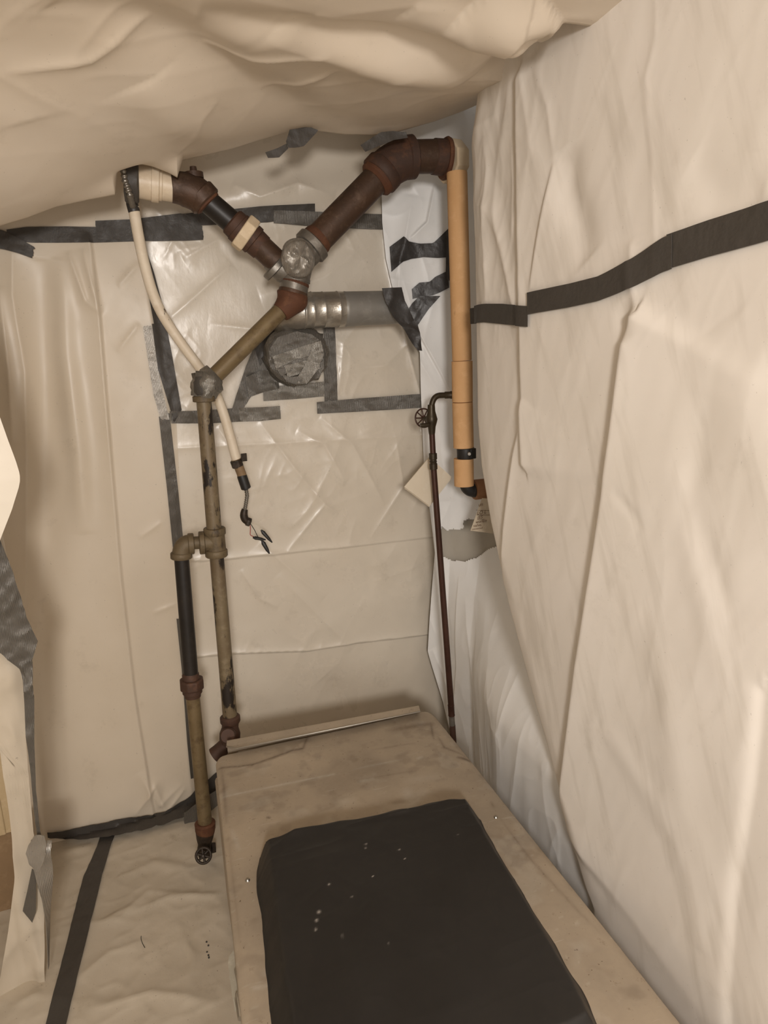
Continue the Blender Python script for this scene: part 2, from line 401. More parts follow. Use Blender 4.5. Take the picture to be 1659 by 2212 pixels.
# --- right hanging sheet, plane X = 0.80
XR = .80
Rr = lambda *p: pl('X', XR, p)
edge_px = [(1030, 150), (1020, 240), (1012, 330), (1014, 420), (1017, 520), (1019, 660), (1021, 800), (1022, 900), (1030, 1000), (1050, 1120), (1086, 1290), (1128, 1450), (1170, 1600), (1217, 1780), (1247, 1890), (1264, 1940)]
edge = np.array(Rr(*edge_px)); o_ = np.argsort(edge[:, 1]); edge = edge[o_]
edge_y = lambda z: np.interp(z, edge[:, 1], edge[:, 0])
right_f = [(Rr((1140, 175), (1138, 300), (1142, 450), (1144, 640), (1146, 800), (1152, 1000)), .016, .15, 'R!'),
           (Rr((1385, 690), (1370, 740), (1340, 960), (1310, 1160), (1265, 1440), (1222, 1775)), .020, .15, 'R!'),
           (Rr((1222, 1775), (1245, 1870), (1262, 1935)), .015, .08, 'R'),
           (Rr((1425, -40), (1424, 80), (1402, 170), (1405, 250), (1415, 340), (1422, 520)), .003, .010, 'c!'),
           (Rr((1150, 860), (1125, 980), (1105, 1130), (1090, 1270)), .030, .06, 'R'),
           (Rr((1212, 350), (1190, 480), (1165, 630)), .016, .05, 'R'),
           (Rr((1235, 320), (1240, 420), (1280, 560)), -.025, .04, 'g'),
           (Rr((1170, 140), (1200, 230), (1212, 350)), .006, .012, 'c'),
           (Rr((1060, 300), (1068, 360), (1060, 500), (1062, 660)), .014, .018, 'c'),
           (Rr((1115, 300), (1120, 400), (1118, 520)), .010, .015, 'c'),
           (Rr((1010, 330), (1040, 280), (1090, 245)), .016, .03, 'c'), (Rr((1012, 420), (1065, 450), (1095, 520)), .010, .02, 'c'),
           (Rr((1370, 520), (1378, 640), (1385, 690)), .012, .02, 'c'), (Rr((1355, 650), (1370, 740)), -.012, .025, 'g'),
           (Rr((1659, 1500), (1640, 1700), (1600, 1950), (1585, 2150), (1588, 2230)), -.012, .14, 'R!'),
           (Rr((1540, 850), (1500, 1100), (1600, 1350)), -.006, .03, 'g'), (Rr((1470, 1000), (1520, 1250), (1580, 1500)), .006, .03, 'g'),
           (Rr((1380, 1300), (1450, 1500), (1480, 1750), (1560, 1950)), .007, .04, 'g'), (Rr((1430, 1700), (1500, 1900), (1520, 2050)), .006, .03, 'g'),
           (Rr((1560, 700), (1640, 950), (1700, 1200)), .010, .06, 'g'), (Rr((1500, 350), (1560, 420), (1650, 430)), -.006, .03, 'g'),
           (Rr((1345, 1060), (1385, 1110), (1400, 1150)), -.004, .012, 'g'), (Rr((1310, 1560), (1400, 1700), (1450, 1800)), .006, .03, 'g')]
def h_right(u, v):
    e = edge_y(v)
    h = folds(u, v, right_f[:2]) + .5*folds(u, v, right_f[2:]) + .012*fbm(u*2, v*.9, 21) + .003*fbm((u+v*.35)*10, v*2.5, 23) + .0006*crumple(u+v*.4, v*.5, 10, 25)
    far = sstep(1.28, 1.5, u)*sstep(1.45, 1.7, v)
    h = h + far*(.006*crumple(u, v*.45, 7, 31)+.0015*crumple(u, v*.5, 16, 33))
    h = h*sstep(-.01, .10, e-u) - .03*sstep(.05, 0, e-u)**2
    h = h - .10*sstep(.85, .2, v)*0
    return h
S_right = Surf('X', XR, h_right)

# --- ceiling sheet, plane z = 2.10
ZC = 2.10; YE = 1.965
Cc = lambda *p: pl('Z', ZC, p)
zedge_px = [(-160, 525), (0, 488), (60, 470), (120, 447), (190, 432), (229, 425), (249, 421), (255, 350), (300, 353), (330, 360), (365, 374), (383, 384), (389, 364), (394, 346), (440, 336), (500, 322), (560, 303), (620, 286), (655, 279), (700, 285), (745, 291), (800, 292), (850, 287), (880, 279), (940, 262), (1000, 240), (1060, 214), (1120, 190), (1200, 165)]
ze = np.array([(P(x, y, YE)[0], P(x, y, YE)[2]) for x, y in zedge_px])
z_edge = lambda x: np.interp(x, ze[:, 0], ze[:, 1])
ceil_f = [(Cc((150, -20), (330, 60), (500, 160), (700, 290), (800, 330)), -.045, .075, 'g'),
          (Cc((430, 40), (640, 60), (830, 95), (1000, 120), (1100, 110)), -.030, .05, 'g'),
          (Cc((300, 140), (420, 230), (600, 330)), .030, .06, 'g'), (Cc((620, 60), (800, 130), (1000, 190)), .03, .06, 'g'),
          (Cc((0, 92), (190, 92), (330, 58)), .010, .015, 'c'), (Cc((440, 115), (540, 130), (710, 105)), .010, .012, 'c'),
          (Cc((190, 300), (280, 280), (380, 262), (410, 240), (432, 205), (470, 192)), .010, .010, 'c'),
          (Cc((560, 205), (640, 190), (700, 165), (730, 140)), .008, .008, 'c'),
          (Cc((150, 370), (165, 345), (190, 330)), .010, .012, 'c'), (Cc((200, 322), (330, 322), (450, 330), (520, 305), (640, 285)), .012, .02, 'c'),
          (Cc((1020, 10), (1130, 40), (1200, 20)), .05, .07, 'g'), (Cc((1105, 50), (1180, 55)), -.035, .03, 'g'),
          (Cc((1110, 190), (1190, 110), (1265, 45)), -.11, .07, 'g'), (Cc((1095, 120), (1200, 40)), .03, .05, 'g'), (Cc((880, 30), (1000, 60), (1130, 80)), .02, .05, 'g'),
          (Cc((40, 150), (150, 250), (200, 300)), -.02, .06, 'g'), (Cc((0, 230), (80, 300)), .02, .05, 'g')]
def h_ceil(u, v):
    f = folds(u, v, ceil_f) + .03*fbm(u*2, v*1.6, 41) - .015 + .004*crumple(u, v, 5, 43)
    k = sstep(YE-.75, YE, v)**1.3
    xs_ = np.linspace(-1.6, 1.4, 1501); kz = np.exp(-(np.linspace(-.3, .3, 301)/.11)**2); zq = np.convolve(np.pad(z_edge(xs_), 150, mode='edge'), kz/kz.sum(), 'valid'); zs = np.interp(u, xs_, zq)
    q = sstep(YE-.10, YE, v)**2
    he = ZC - (zs*(1-q)+z_edge(u)*q)
    return f*(1-k*k) + he*k
S_ceil = Surf('Z', ZC, h_ceil)

# --- floor sheet
Ff = lambda *p: pl('Zf', 0.0, p)
floor_f = [(Ff((270, 1980), (360, 1945), (480, 1935)), .008, .012, 'c'), (Ff((120, 2010), (260, 1990), (320, 1930), (470, 1945)), .008, .02, 'c'),
           (Ff((230, 1990), (300, 1960)), .006, .01, 'c'), (Ff((120, 1850), (200, 1830)), .006, .02, 'g'), (Ff((180, 2190), (330, 2150), (470, 2170)), .010, .02, 'c'),
           (Ff((380, 1990), (420, 2080), (400, 2180)), .008, .02, 'c'), (Ff((260, 1900), (330, 1870), (420, 1880)), .006, .02, 'g'),
           (Ff((170, 2120), (240, 2060), (300, 2050)), .008, .02, 'c'), (Ff((30, 2180), (90, 2150)), .01, .02, 'c')]
def h_floor(u, v): return folds(u, v, floor_f) + .005*fbm(u*6, v*6, 51) + .0016*crumple(u, v, 11, 53) + .0022*ridged(u*16+v*9, v*20-u*5, 55)**3 + .0014*fbm(u*45, v*45, 57)
S_floor = Surf('Zf', 0.0, h_floor)

def sheet(name, S, u0, u1, v0, v1, nu, nv, m, parent=None, swap=False, keep=None, off=0.0, flip=False):
    """u bounds may depend on v"""
    v = np.linspace(v0, v1, nv)[:, None]; t = np.linspace(0, 1, nu)[None, :]
    a = (u0(v) if callable(u0) else u0)*np.ones_like(v); b = (u1(v) if callable(u1) else u1)*np.ones_like(v)
    U = a+(b-a)*t; Vv = v+0*t
    X = S.pos(U, Vv, off)
    kp = keep(U, Vv)[:-1, :-1] if keep else None
    return obj(name, (X.reshape(-1, 3), gridfaces(nu, nv, kp, flip)), m, parent)

# ------------------------------------------------------------------ the setting
def slab(name, c, s, m=M_plaster): return tag(obj(name, box(c, s), m, smooth=20), kind='structure')
wall_back = slab('wall_back', (.15, 2.46, 1.2), (2.7, .08, 2.5))
sheet('plastic_sheet', S_back, -1.15, lambda z: seam_x(z)+.012, .005, 2.40, 300, 420, M_left, wall_back, off=.0015)
sheet('plastic_sheet', S_back, lambda z: seam_x(z)-.012, 1.0, .005, 2.40, 330, 560, M_back, wall_back)
wall_right = slab('wall_right', (1.29, .75, 1.2), (.08, 3.5, 2.5))
sheet('plastic_sheet', S_right, -.65, edge_y, .03, 2.17, 470, 440, M_right, wall_right, flip=True)
wall_left = slab('wall_left', (-1.24, .75, 1.2), (.08, 3.5, 2.5))
fl = sheet('floor', S_floor, -1.2, 1.25, -.9, 2.42, 360, 480, M_floor); tag(fl, kind='structure')

def build_ceiling():
    nx, ny = 440, 420
    x = np.linspace(-1.2, 1.0, nx)
    x = np.sort(np.concatenate([x, np.linspace(P(240, 400, YE)[0], P(400, 400, YE)[0], 110)])); nx = len(x)
    y = np.concatenate([np.linspace(-.9, YE, ny), [YE+.006, YE+.02, YE+.04, YE+.12, YE+.25, 2.40]])
    U, V = np.meshgrid(x, y)
    X = S_ceil.pos(U, np.minimum(V, YE))
    X[..., 1] = V
    X[..., 2] += np.interp(V, [YE, YE+.006, YE+.02, YE+.04, YE+.12, YE+.25, 2.40], [0, .004, .03, .06, .10, .13, .15])*np.ones_like(U)
    # beyond the edge the sheet runs on smoothly, without the torn teeth
    sm = np.interp(x, [-1.2, -.3, 0, .5, 1.0], [2.05, 2.12, 2.2, 2.27, 2.30])
    k = sstep(YE, YE+.05, V); X[..., 2] = X[..., 2]*(1-k)+sm[None, :]*k
    o = obj('ceiling', (X.reshape(-1, 3), gridfaces(nx, len(y), None, True)), M_ceil); return tag(o, kind='structure')
build_ceiling()

# corner sheet: follows a bent path in plan between back wall and right wall
cpath = np.array([(.74, 2.285), (.84, 2.262), (.95, 2.235), (1.06, 2.18), (1.13, 2.06), (1.17, 1.85), (1.2, 1.3)])
clen = np.concatenate([[0], np.cumsum(np.linalg.norm(np.diff(cpath, axis=0), axis=1))])
cl_px = [(826, 380), (828, 480), (836, 560), (850, 625), (864, 690), (905, 760), (908, 850), (914, 1000), (925, 1090), (938, 1190), (925, 1400), (960, 1500), (985, 1580), (1010, 1650)]
cl = np.array([(P(x, y, 2.27)[0]-.74, P(x, y, 2.27)[2]) for x, y in cl_px]); cl = cl[np.argsort(cl[:, 1])]
Ck = lambda *p: [((P(x, y, 2.24)[0]-.74)*1.02, P(x, y, 2.24)[2]) for x, y in p]
corner_f = [(Ck((895, 420), (880, 520), (860, 600)), .016, .03, 'c'), (Ck((940, 400), (925, 480), (890, 515)), .018, .03, 'L'), (Ck((870, 560), (865, 700), (950, 850)), .010, .02, 'c'),
            (Ck((900, 700), (940, 780), (975, 850)), .010, .03, 'L'), (Ck((925, 860), (960, 960), (965, 1080)), .010, .03, 'g'),
            (Ck((1000, 1230), (1010, 1400), (1000, 1600)), .010, .04, 'L'), (Ck((940, 1400), (985, 1480), (1000, 1560)), .012, .03, 'c'), (Ck((1050, 1250), (1060, 1500), (1130, 1720)), -.015, .04, 'g'),
            (Ck((1020, 1260), (1090, 1540)), .008, .015, 'c'), (Ck((1040, 1500), (1060, 1700)), .008, .02, 'c')]
def h_corner(s, z): return folds(s, z, corner_f)+.008*fbm(s*6, z*2, 61)+.0035*crumple(s, z*.5, 9, 63)
cpath2 = np.array([(.74, 2.285), (.84, 2.262), (.925, 2.21), (.925, 2.02), (.87, 1.83), (.825, 1.62), (.83, 1.1)])
def cplan(s, z):
    k = sstep(1.0, .5, z)
    return np.interp(s, clen, cpath[:, 0])*(1-k)+np.interp(s, clen, cpath2[:, 0])*k, np.interp(s, clen, cpath[:, 1])*(1-k)+np.interp(s, clen, cpath2[:, 1])*k
def pos_corner(s, z, off=0.0):
    x, y = cplan(s, z)
    e = .03; (xa, ya), (xb, yb) = cplan(s-e, z), cplan(s+e, z); tx = xb-xa; ty = yb-ya
    l = np.hypot(tx, ty)+1e-9; nx, ny = ty/l, -tx/l
    h = h_corner(s, z)+off
    return np.stack([x+nx*h, y+ny*h, z], -1)
class CornerSurf:
    def uv(self, x, y):
        u, v = Ck((x, y))[0]
        for _ in range(12):   # Newton-ish refinement against the camera ray
            p = pos_corner(np.array([u]), np.array([v]))[0]; q = P(x, y, p[1]); u += (q[0]-p[0])*.8; v += (q[2]-p[2])*.8
        return u, v
    def pos(self, u, v, off=0.0): return pos_corner(u, v, off)
S_corner = CornerSurf()
hole = np.array([S_corner.uv(x, y) for x, y in [(952, 1138), (966, 1147), (978, 1143), (990, 1146), (999, 1141), (1001, 1127), (1012, 1122), (1024, 1124), (1040, 1118), (1110, 1130), (1115, 1178), (1075, 1180), (1050, 1190), (1030, 1206), (1005, 1214), (975, 1212), (952, 1200)]])
def inpoly(u, v, poly):
    r = np.zeros(u.shape, bool); n = len(poly)
    for i in range(n):
        (x1, y1), (x2, y2) = poly[i], poly[(i+1) % n]
        c = ((y1 > v) != (y2 > v)) & (u < (x2-x1)*(v-y1)/(y2-y1+1e-12)+x1); r ^= c
    return r
def build_corner():
    nu, nv = 330, 560
    v = np.linspace(.02, 2.36, nv)[:, None]; t_ = np.linspace(0, 1, nu)[None, :]**1.25
    a = np.interp(v, cl[:, 1], cl[:, 0]); U = a+(clen[-1]-.02-a)*t_; V = v+0*t_
    V2 = V+.004*(fbm(U*60, V*60, 71)-.5)
    keep = ~inpoly(U+.008*(fbm(U*50, V*50, 72)-.5), V2, hole)
    X = pos_corner(U, V)
    o = obj('plastic_sheet', (X.reshape(-1, 3), gridfaces(nu, nv, keep[:-1, :-1])), M_corner)
    tag(o, 'torn bluish white plastic sheet in the back corner behind the tan pipe', 'plastic sheet')
build_corner()
tag(obj('plastic_sheet', ((lambda s, z: pos_corner(s, z, -.03).reshape(-1, 3))(*np.meshgrid(np.linspace(.178, .66, 60), np.linspace(.75, 1.15, 50))), gridfaces(60, 50)), M_plaster),
    'dull grey-tan backing sheet showing through the ragged tear in the corner', 'plastic sheet')

# ------------------------------------------------------------------ tape strips
def polyres(pts, n):
    pts = np.asarray(pts, float); d = np.concatenate([[0], np.cumsum(np.linalg.norm(np.diff(pts, axis=0), axis=1))]); s = np.linspace(0, d[-1], n)
    return np.stack([np.interp(s, d, pts[:, k]) for k in range(pts.shape[1])], -1)
def strip_geo(A, Bq, S, off=.003, rag=0.0, wr=.0015, n=None, mm=9, seed=0):
    m = mm
    """ribbon between two edge polylines (pixels) laid on surface S"""
    rng = np.random.RandomState(seed+int(A[0][0]*7+A[0][1]))
    if n is None: n = max(16, int(max(np.linalg.norm(np.diff(np.asarray(A, float), axis=0), axis=1).sum(), 30)/5))
    uvA = [S.uv(*p) for p in A]; uvB = [S.uv(*p) for p in Bq]
    a = polyres(uvA, n); b = polyres(uvB, n)
    t_ = np.linspace(0, 1, m)[None, :, None]
    G = a[:, None, :]*(1-t_)+b[:, None, :]*t_
    if rag:
        dirn = (a[1]-a[0]); dirn /= np.linalg.norm(dirn)+1e-9
        for row, sg in ((0, -1), (n-1, 1)): G[row] += dirn[None, :]*(rng.rand(m, 1)-.3)*rag*sg
    U, V = G[..., 0], G[..., 1]
    sd = rng.randint(1000)
    o = off+.0035+wr*crumple(U, V, 22, sd)+wr*.6*fbm(U*40, V*40, sd+1)
    top = S.pos(U, V, o); bot = S.pos(U, V, o-.0012)
    X = np.concatenate([top.reshape(-1, 3), bot.reshape(-1, 3)]); N = n*m
    f = [tuple(q) for q in gridfaces(m, n)]; f += [tuple(i+N for i in q[::-1]) for q in gridfaces(m, n)]
    ring = [i for i in range(m)]+[(j+1)*m-1 for j in range(1, n)]+[(n-1)*m+i for i in range(m-2, -1, -1)]+[j*m for j in range(n-2, 0, -1)]
    for i in range(len(ring)):
        p, q = ring[i], ring[(i+1) % len(ring)]; f.append((p, p+N, q+N, q))
    return X, f
def tape(label, A, Bq, S, m=None, group=None, **kw):
    o = obj('tape_strip', strip_geo(A, Bq, S, **kw), m or M_dark, smooth=50)
    return tag(o, label, 'tape', group)

tape('dark grey tape strip along the top of the back wall, far left end', [(15, 497), (60, 491), (140, 490), (300, 492)], [(20, 520), (70, 525), (200, 525), (300, 522)], S_back)
tape('dark crinkled tape piece behind the top of the white conduit', [(207, 478), (290, 475), (390, 462), (436, 490)], [(210, 518), (330, 522), (400, 521), (439, 519)], S_back, off=.005, rag=.004)
tape('dark tape strip behind the cream union nut on the upper left pipe', [(385, 464), (480, 455), (560, 447), (679, 441)], [(395, 490), (500, 485), (580, 481), (680, 466)], S_back, off=.005)
tape('grey woven tape strip behind the steep right iron pipe', [(590, 456), (670, 458), (740, 461), (825, 464)], [(590, 483), (660, 489), (760, 495), (825, 497)], S_back, M_grey, off=.007)
tape('dark folded tape tab at the far left corner near the ceiling', [(-30, 492), (10, 500), (40, 515), (76, 535)], [(-30, 535), (10, 540), (40, 548), (70, 559)], S_back, off=.012, rag=.006)
tape('narrow dark tape strip running beside the upper white conduit', [(302, 525), (314, 600), (333, 702)], [(311, 525), (333, 590), (362, 700)], S_back)
tape('wide dark seam tape left of the centre panel', [(328, 700), (342, 800), (376, 912)], [(358, 697), (372, 770), (392, 885)], S_back, off=.006, wr=.003)
tape('shiny silver tape strip left of the dark seam tape', [(309, 706), (331, 850), (347, 905)], [(327, 704), (347, 830), (366, 905)], S_back, M_silver, rag=.003)
tape('grey seam tape dropping behind the small pipe elbow', [(343, 900), (360, 1050), (374, 1190)], [(366, 892), (384, 1050), (398, 1190)], S_back, M_grey)
tape('lower grey seam tape behind the black pipe', [(381, 1335), (393, 1450), (404, 1600), (412, 1680)], [(408, 1335), (416, 1450), (428, 1600), (436, 1680)], S_back, M_grey)
tape('grey tape strip crossing behind the upright pipe below its taped elbow', [(366, 888), (440, 886), (520, 880)], [(370, 914), (450, 914), (520, 910)], S_back, M_grey, off=.007, wr=.003)
tape('short crinkled silver tape strip right of the white conduit', [(514, 880), (560, 879), (603, 876)], [(518, 910), (560, 909), (605, 904)], S_back, M_mid, off=.009, wr=.004)
tape('grey tape strip slanting down from the taped round stub', [(560, 722), (530, 790), (510, 850), (498, 890)], [(590, 745), (575, 800), (545, 850), (515, 895)], S_back, M_grey, off=.011, wr=.004)
tape('grey upright tape strip right of the taped round stub', [(697, 703), (697, 780), (699, 868)], [(721, 703), (724, 780), (727, 866)], S_back, M_grey, off=.009, wr=.003)
tape('woven grey tape strip just under the taped round stub', [(567, 838), (630, 830), (700, 824)], [(568, 866), (630, 862), (698, 856)], S_back, M_mid, off=.007, wr=.003)
tape('crumpled grey tape wad left of the taped round stub', [(528, 815), (560, 800), (600, 800)], [(534, 858), (570, 845), (600, 838)], S_back, M_grey, off=.016, wr=.007)
tape('dark tape patch above left of the taped round stub', [(545, 745), (590, 700), (612, 678)], [(560, 790), (600, 740), (640, 710)], S_back, M_dark, off=.015, wr=.006)
tape('long grey tape strip on the back wall toward the corner', [(682, 868), (770, 860), (910, 850)], [(683, 893), (780, 888), (910, 880)], S_back, M_grey, off=.012, wr=.003)
tape('black tape patch left of the tan pipe, upper one', [(841, 534), (872, 511), (882, 522), (905, 527), (935, 526), (968, 495)], [(845, 588), (870, 566), (888, 560), (915, 556), (945, 558), (970, 556)], S_corner, M_black_tape, off=.004, wr=.002)
tape('black tape patch left of the tan pipe, lower one', [(889, 625), (905, 611), (928, 609), (940, 598), (968, 585)], [(891, 646), (912, 641), (935, 638), (950, 632), (970, 622)], S_corner, M_black_tape, off=.004, wr=.0015)
tape('thin black tape edge running up along the tan pipe', [(961, 505), (963, 560), (962, 600)], [(975, 505), (976, 560), (975, 610)], S_corner, M_black_tape, off=.006)
tape('shiny black tape piece slanting down from the lower black patch', [(905, 640), (890, 655), (873, 680)], [(950, 640), (925, 668), (902, 702)], S_corner, M_black_tape, off=.008, wr=.003)

# ceiling pieces
class AtY:
    """vertical plane at distance Y, for pieces that hang free"""
    def __init__(s, Y, slope=0.0, x0=0.0): s.Y, s.s, s.x0 = Y, slope, x0
    def uv(s, x, y):
        Y = s.Y
        for _ in range(5): p = P(x, y, Y); Y = s.Y+s.s*(p[0]-s.x0)
        p = P(x, y, Y); return p[0], p[2]
    def pos(s, u, v, off=0.0): return np.stack([u, s.Y+s.s*(u-s.x0)-off, v], -1)
S_edge = AtY(1.945)
tape('small dark tape piece hanging below the ceiling sheet, left piece', [(572, 331), (598, 322), (618, 312)], [(578, 343), (602, 342), (622, 322)], S_edge, wr=.002)
tape('dark folded tape piece stuck on the ceiling sheet edge', [(616, 309), (626, 276), (655, 272), (685, 284)], [(622, 322), (640, 321), (655, 318), (682, 289)], S_edge, off=.006, wr=.003)
tape('dark tape tab above the right iron elbow', [(777, 315), (820, 288), (846, 285), (874, 288)], [(787, 330), (806, 322), (850, 304), (878, 300)], AtY(1.92), wr=.003)
# right sheet
tape('wide dark tape band on the right sheet, near end', [(1659+60, 417), (1659, 436), (1540, 475), (1447, 507)], [(1659+60, 503), (1659, 522), (1540, 554), (1459, 578)], S_right, off=.003, wr=.0006)
tape('dark tape band on the right sheet, sweeping middle piece', [(1461, 505), (1440, 514), (1370, 560), (1300, 597), (1240, 612), (1146, 632)], [(1460, 581), (1440, 588), (1370, 622), (1300, 650), (1240, 663), (1146, 679)], S_right, off=.005, wr=.0006)
tape('short dark tape band on the right sheet, beside the tan pipe', [(1020, 666), (1050, 656), (1090, 656), (1146, 661)], [(1021, 700), (1050, 696), (1090, 700), (1146, 706)], S_right, off=.003, wr=.001)
# floor
tape('long dark tape strip across the plastic floor', [(218, 1806), (210, 1832), (180, 1900), (150, 2020), (96, 2230)], [(251, 1802), (241, 1826), (222, 1890), (195, 2000), (140, 2230)], S_floor, off=.003, wr=.0008)
class Joint:
    """tape folded over the wall / floor joint: v>0 runs up the wall, v<0 out on the floor"""
    def uv(s, x, y):
        a = S_back.uv(x, y)
        if a[1] > .015: return a[0], a[1]-.015
        f = S_floor.uv(x, y); return f[0], f[1]-s.y0(f[0])
    def y0(s, x): return YB-s_h(np.atleast_1d(np.asarray(x, float)))-.018
    def pos(s, u, v, off=0.0):
        y0 = YB-s_h(u)-.018
        up = v > 0
        yw = YB-h_back(u, np.maximum(v+.018, .02))-.004-off; y = np.where(up, yw, y0+v-.004); z = np.where(up, .018+v, np.maximum(.016, 0)+off*.8)
        return np.stack([u, y, z], -1)
def s_h(u): return h_back(np.asarray(u, float), np.full(np.shape(u), .06))
class Joint2(Joint):
    def uv(s, x, y):
        r = Joint.uv(s, x, y); return float(np.atleast_1d(r[0])[0]), float(np.atleast_1d(r[1])[0])
tape('dark tape strip along the foot of the back wall', [(104, 1793), (135, 1792), (250, 1768), (345, 1752), (400, 1725), (440, 1690), (480, 1655)], [(108, 1822), (180, 1822), (280, 1808), (375, 1780), (425, 1760), (455, 1735), (490, 1708)], Joint2(), M_dark, wr=.004, off=.004)
tape('grey torn tape flap at the wall foot beside the valve', [(396, 1752), (430, 1728), (485, 1690)], [(399, 1792), (440, 1762), (485, 1722)], AtY(2.20), M_grey, wr=.004, rag=.008)

# ------------------------------------------------------------------ iron pipework
Yp = 2.03
root = thing('iron_pipework', P(470, 1600, 1.99)*np.array([1, 1, 0])+np.array([0, 0, .01]), 'rusty and olive painted iron pipes meeting in a silver fitting and running to the floor', 'pipework')
def R_(p, n): return px2m(p, n)
def seg(name, a, b, r, m, prof=None, label=None, n=28, parent=None, Ya=Yp, Yb_=None, geo=None):
    pa, pb = P(*a, Ya), P(*b, Yb_ if Yb_ is not None else Ya)
    if prof is None: g = rev(pa, pb, [(0, R_(pa, r)), (1, R_(pb, r))], n)
    else: g = rev(pa, pb, [(s, R_(pa, q)) for s, q in prof], n)
    o = obj(name, g, m, parent or root, bevel=0)
    if label: o['label'] = label
    return o
# upper left branch
YL = 2.05
seg('pipe_adapter', (292, 391), (374, 404), 34, M_pvc, [(0, 34), (.42, 35), (.43, 37.5), (.62, 37.5), (.64, 33), (.70, 33), (.72, 31), (1, 31)], 'cream white plastic pipe adapter', Ya=YL)
e = rev(P(268, 388, YL), P(300, 392, YL), [(0, 42*.9*2.05/1500), (.2, 41*2.05/1500), (.9, 40*2.05/1500), (1, 36*2.05/1500)])
V = np.array([tuple(v) for v in e[0]]); V += .005*(fbm(V[:, 0:1]*60+V[:, 1:2]*30, V[:, 2:3]*60, 5)-.5)
obj('tape_wrap', (V, e[1]), M_dark, root)['label'] = 'dark tape wrapped over the adapter end'
el = bend(P(372, 404, YL), P(418, 408, YL), P(446, 436, YL))
obj('pipe_elbow', merge([tube(el, [R_(el[0], q) for q in (32, 33, 34, 36, 36, 36, 36, 35, 34, 33)], 28), collar(P(427, 416, YL), P(447, 438, YL), R_(el[0], 37)), collar(P(371, 404, YL), P(384, 404, YL), R_(el[0], 33)),
     rev(P(420, 385, YL), P(417, 360, YL), [(0, R_(el[0], 20)), (.5, R_(el[0], 20)), (.52, R_(el[0], 8)), (1, R_(el[0], 7))], 20)]), M_iron, root)
seg('rust_ring', (444, 434), (452, 443), 0, M_rust, [(0, 30), (.2, 31.5), (.8, 30), (1, 25)], Ya=YL)
seg('pipe', (445, 432), (515, 492), 25, M_blackpipe, Ya=YL, label='short black pipe')
seg('union_collar', (499, 476), (527, 503), 28, M_rust2, [(0, 26), (.1, 30), (.5, 31), (.52, 33), (.9, 33), (1, 33)], Ya=YL)
pn, qn = P(520, 496, YL), P(541, 513, YL)
obj('union_nut', rev(pn, qn, [(0, R_(pn, 38)), (.1, R_(pn, 40)), (.9, R_(pn, 40)), (1, R_(pn, 38))], 8), M_cream, root, smooth=20, bevel=.002)['label'] = 'cream painted eight-sided union nut'
seg('union_collar', (540, 512), (566, 536), 30, M_rust2, [(0, 32), (.35, 32), (.4, 29), (1, 28)], Ya=YL)
seg('pipe', (556, 526), (618, 585), 26, M_iron, Ya=YL, Yb_=Yp)
# central fitting
c0 = P(640, 572, Yp)
up = P(645, 545, Yp-.06); dn = P(632, 645, Yp+.01)
obj('branch_fitting', merge([
    rev(P(585, 592, Yp), P(640, 565, Yp), [(0, R_(c0, 24)), (.02, R_(c0, 31)), (.22, R_(c0, 31)), (.25, R_(c0, 27)), (1, R_(c0, 28))]) if False else tube([P(590, 562, YL), P(612, 582, Yp), P(640, 590, Yp)], [R_(c0, 27), R_(c0, 29), R_(c0, 26)], 28),
    collar(P(589, 573, Yp), P(600, 584, Yp), R_(c0, 31)),
    tube([P(676, 528, Yp), P(650, 556, Yp), P(638, 590, Yp)], [R_(c0, 35), R_(c0, 34), R_(c0, 30)], 28), collar(P(681, 523, Yp), P(667, 538, Yp), R_(c0, 39)),
    tube([P(642, 575, Yp-.005), P(636, 612, Yp), P(633, 640, Yp+.005)], [R_(c0, 33), R_(c0, 31), R_(c0, 30)], 28),
    collar(P(638, 600, Yp), P(637, 609, Yp), R_(c0, 33)),
    tube([P(640, 575, Yp), up], [R_(c0, 34), R_(c0, 34)], 28)]), M_galv, root, smooth=45)
seg('rust_ring', (637, 607), (635, 615), 0, M_rust, [(0, 31), (.3, 32.2), (.7, 32.2), (1, 30)])
# taped cap on the fitting, facing the room
def lump(cx, cy, Y, rx, ry, depth, n=40, k=14, seed=0, amp=.1):
    c = P(cx, cy, Y); ru, rv = px2m(c, rx), px2m(c, ry); V = []; Fc = []
    for i in range(k):
        ph = (i/(k-1))*math.pi/2
        for j in range(n):
            a = 2*math.pi*j/n; rr = math.cos(ph)**.6 if i < k-1 else .02; dz = math.sin(ph)**.9
            w = 1+amp*(float(crumple(np.array([math.cos(a)*rr]), np.array([math.sin(a)*rr+dz*.3]), 2.5, seed)[0])-.6)
            V.append((c[0]+ru*rr*math.cos(a)*(.9+.1*w), c[1]-depth*dz*w, c[2]+rv*rr*math.sin(a)*(.9+.1*w)))
    for i in range(k-1):
        for j in range(n): Fc.append((i*n+j, i*n+(j+1) % n, (i+1)*n+(j+1) % n, (i+1)*n+j))
    Fc.append(tuple((k-1)*n+j for j in range(n)))
    return V, Fc
obj('tape_cap', lump(643, 560, Yp-.055, 36, 40, .035, seed=4, amp=.35), M_silver, root, smooth=60)['label'] = 'shiny silver tape cap on the fitting'
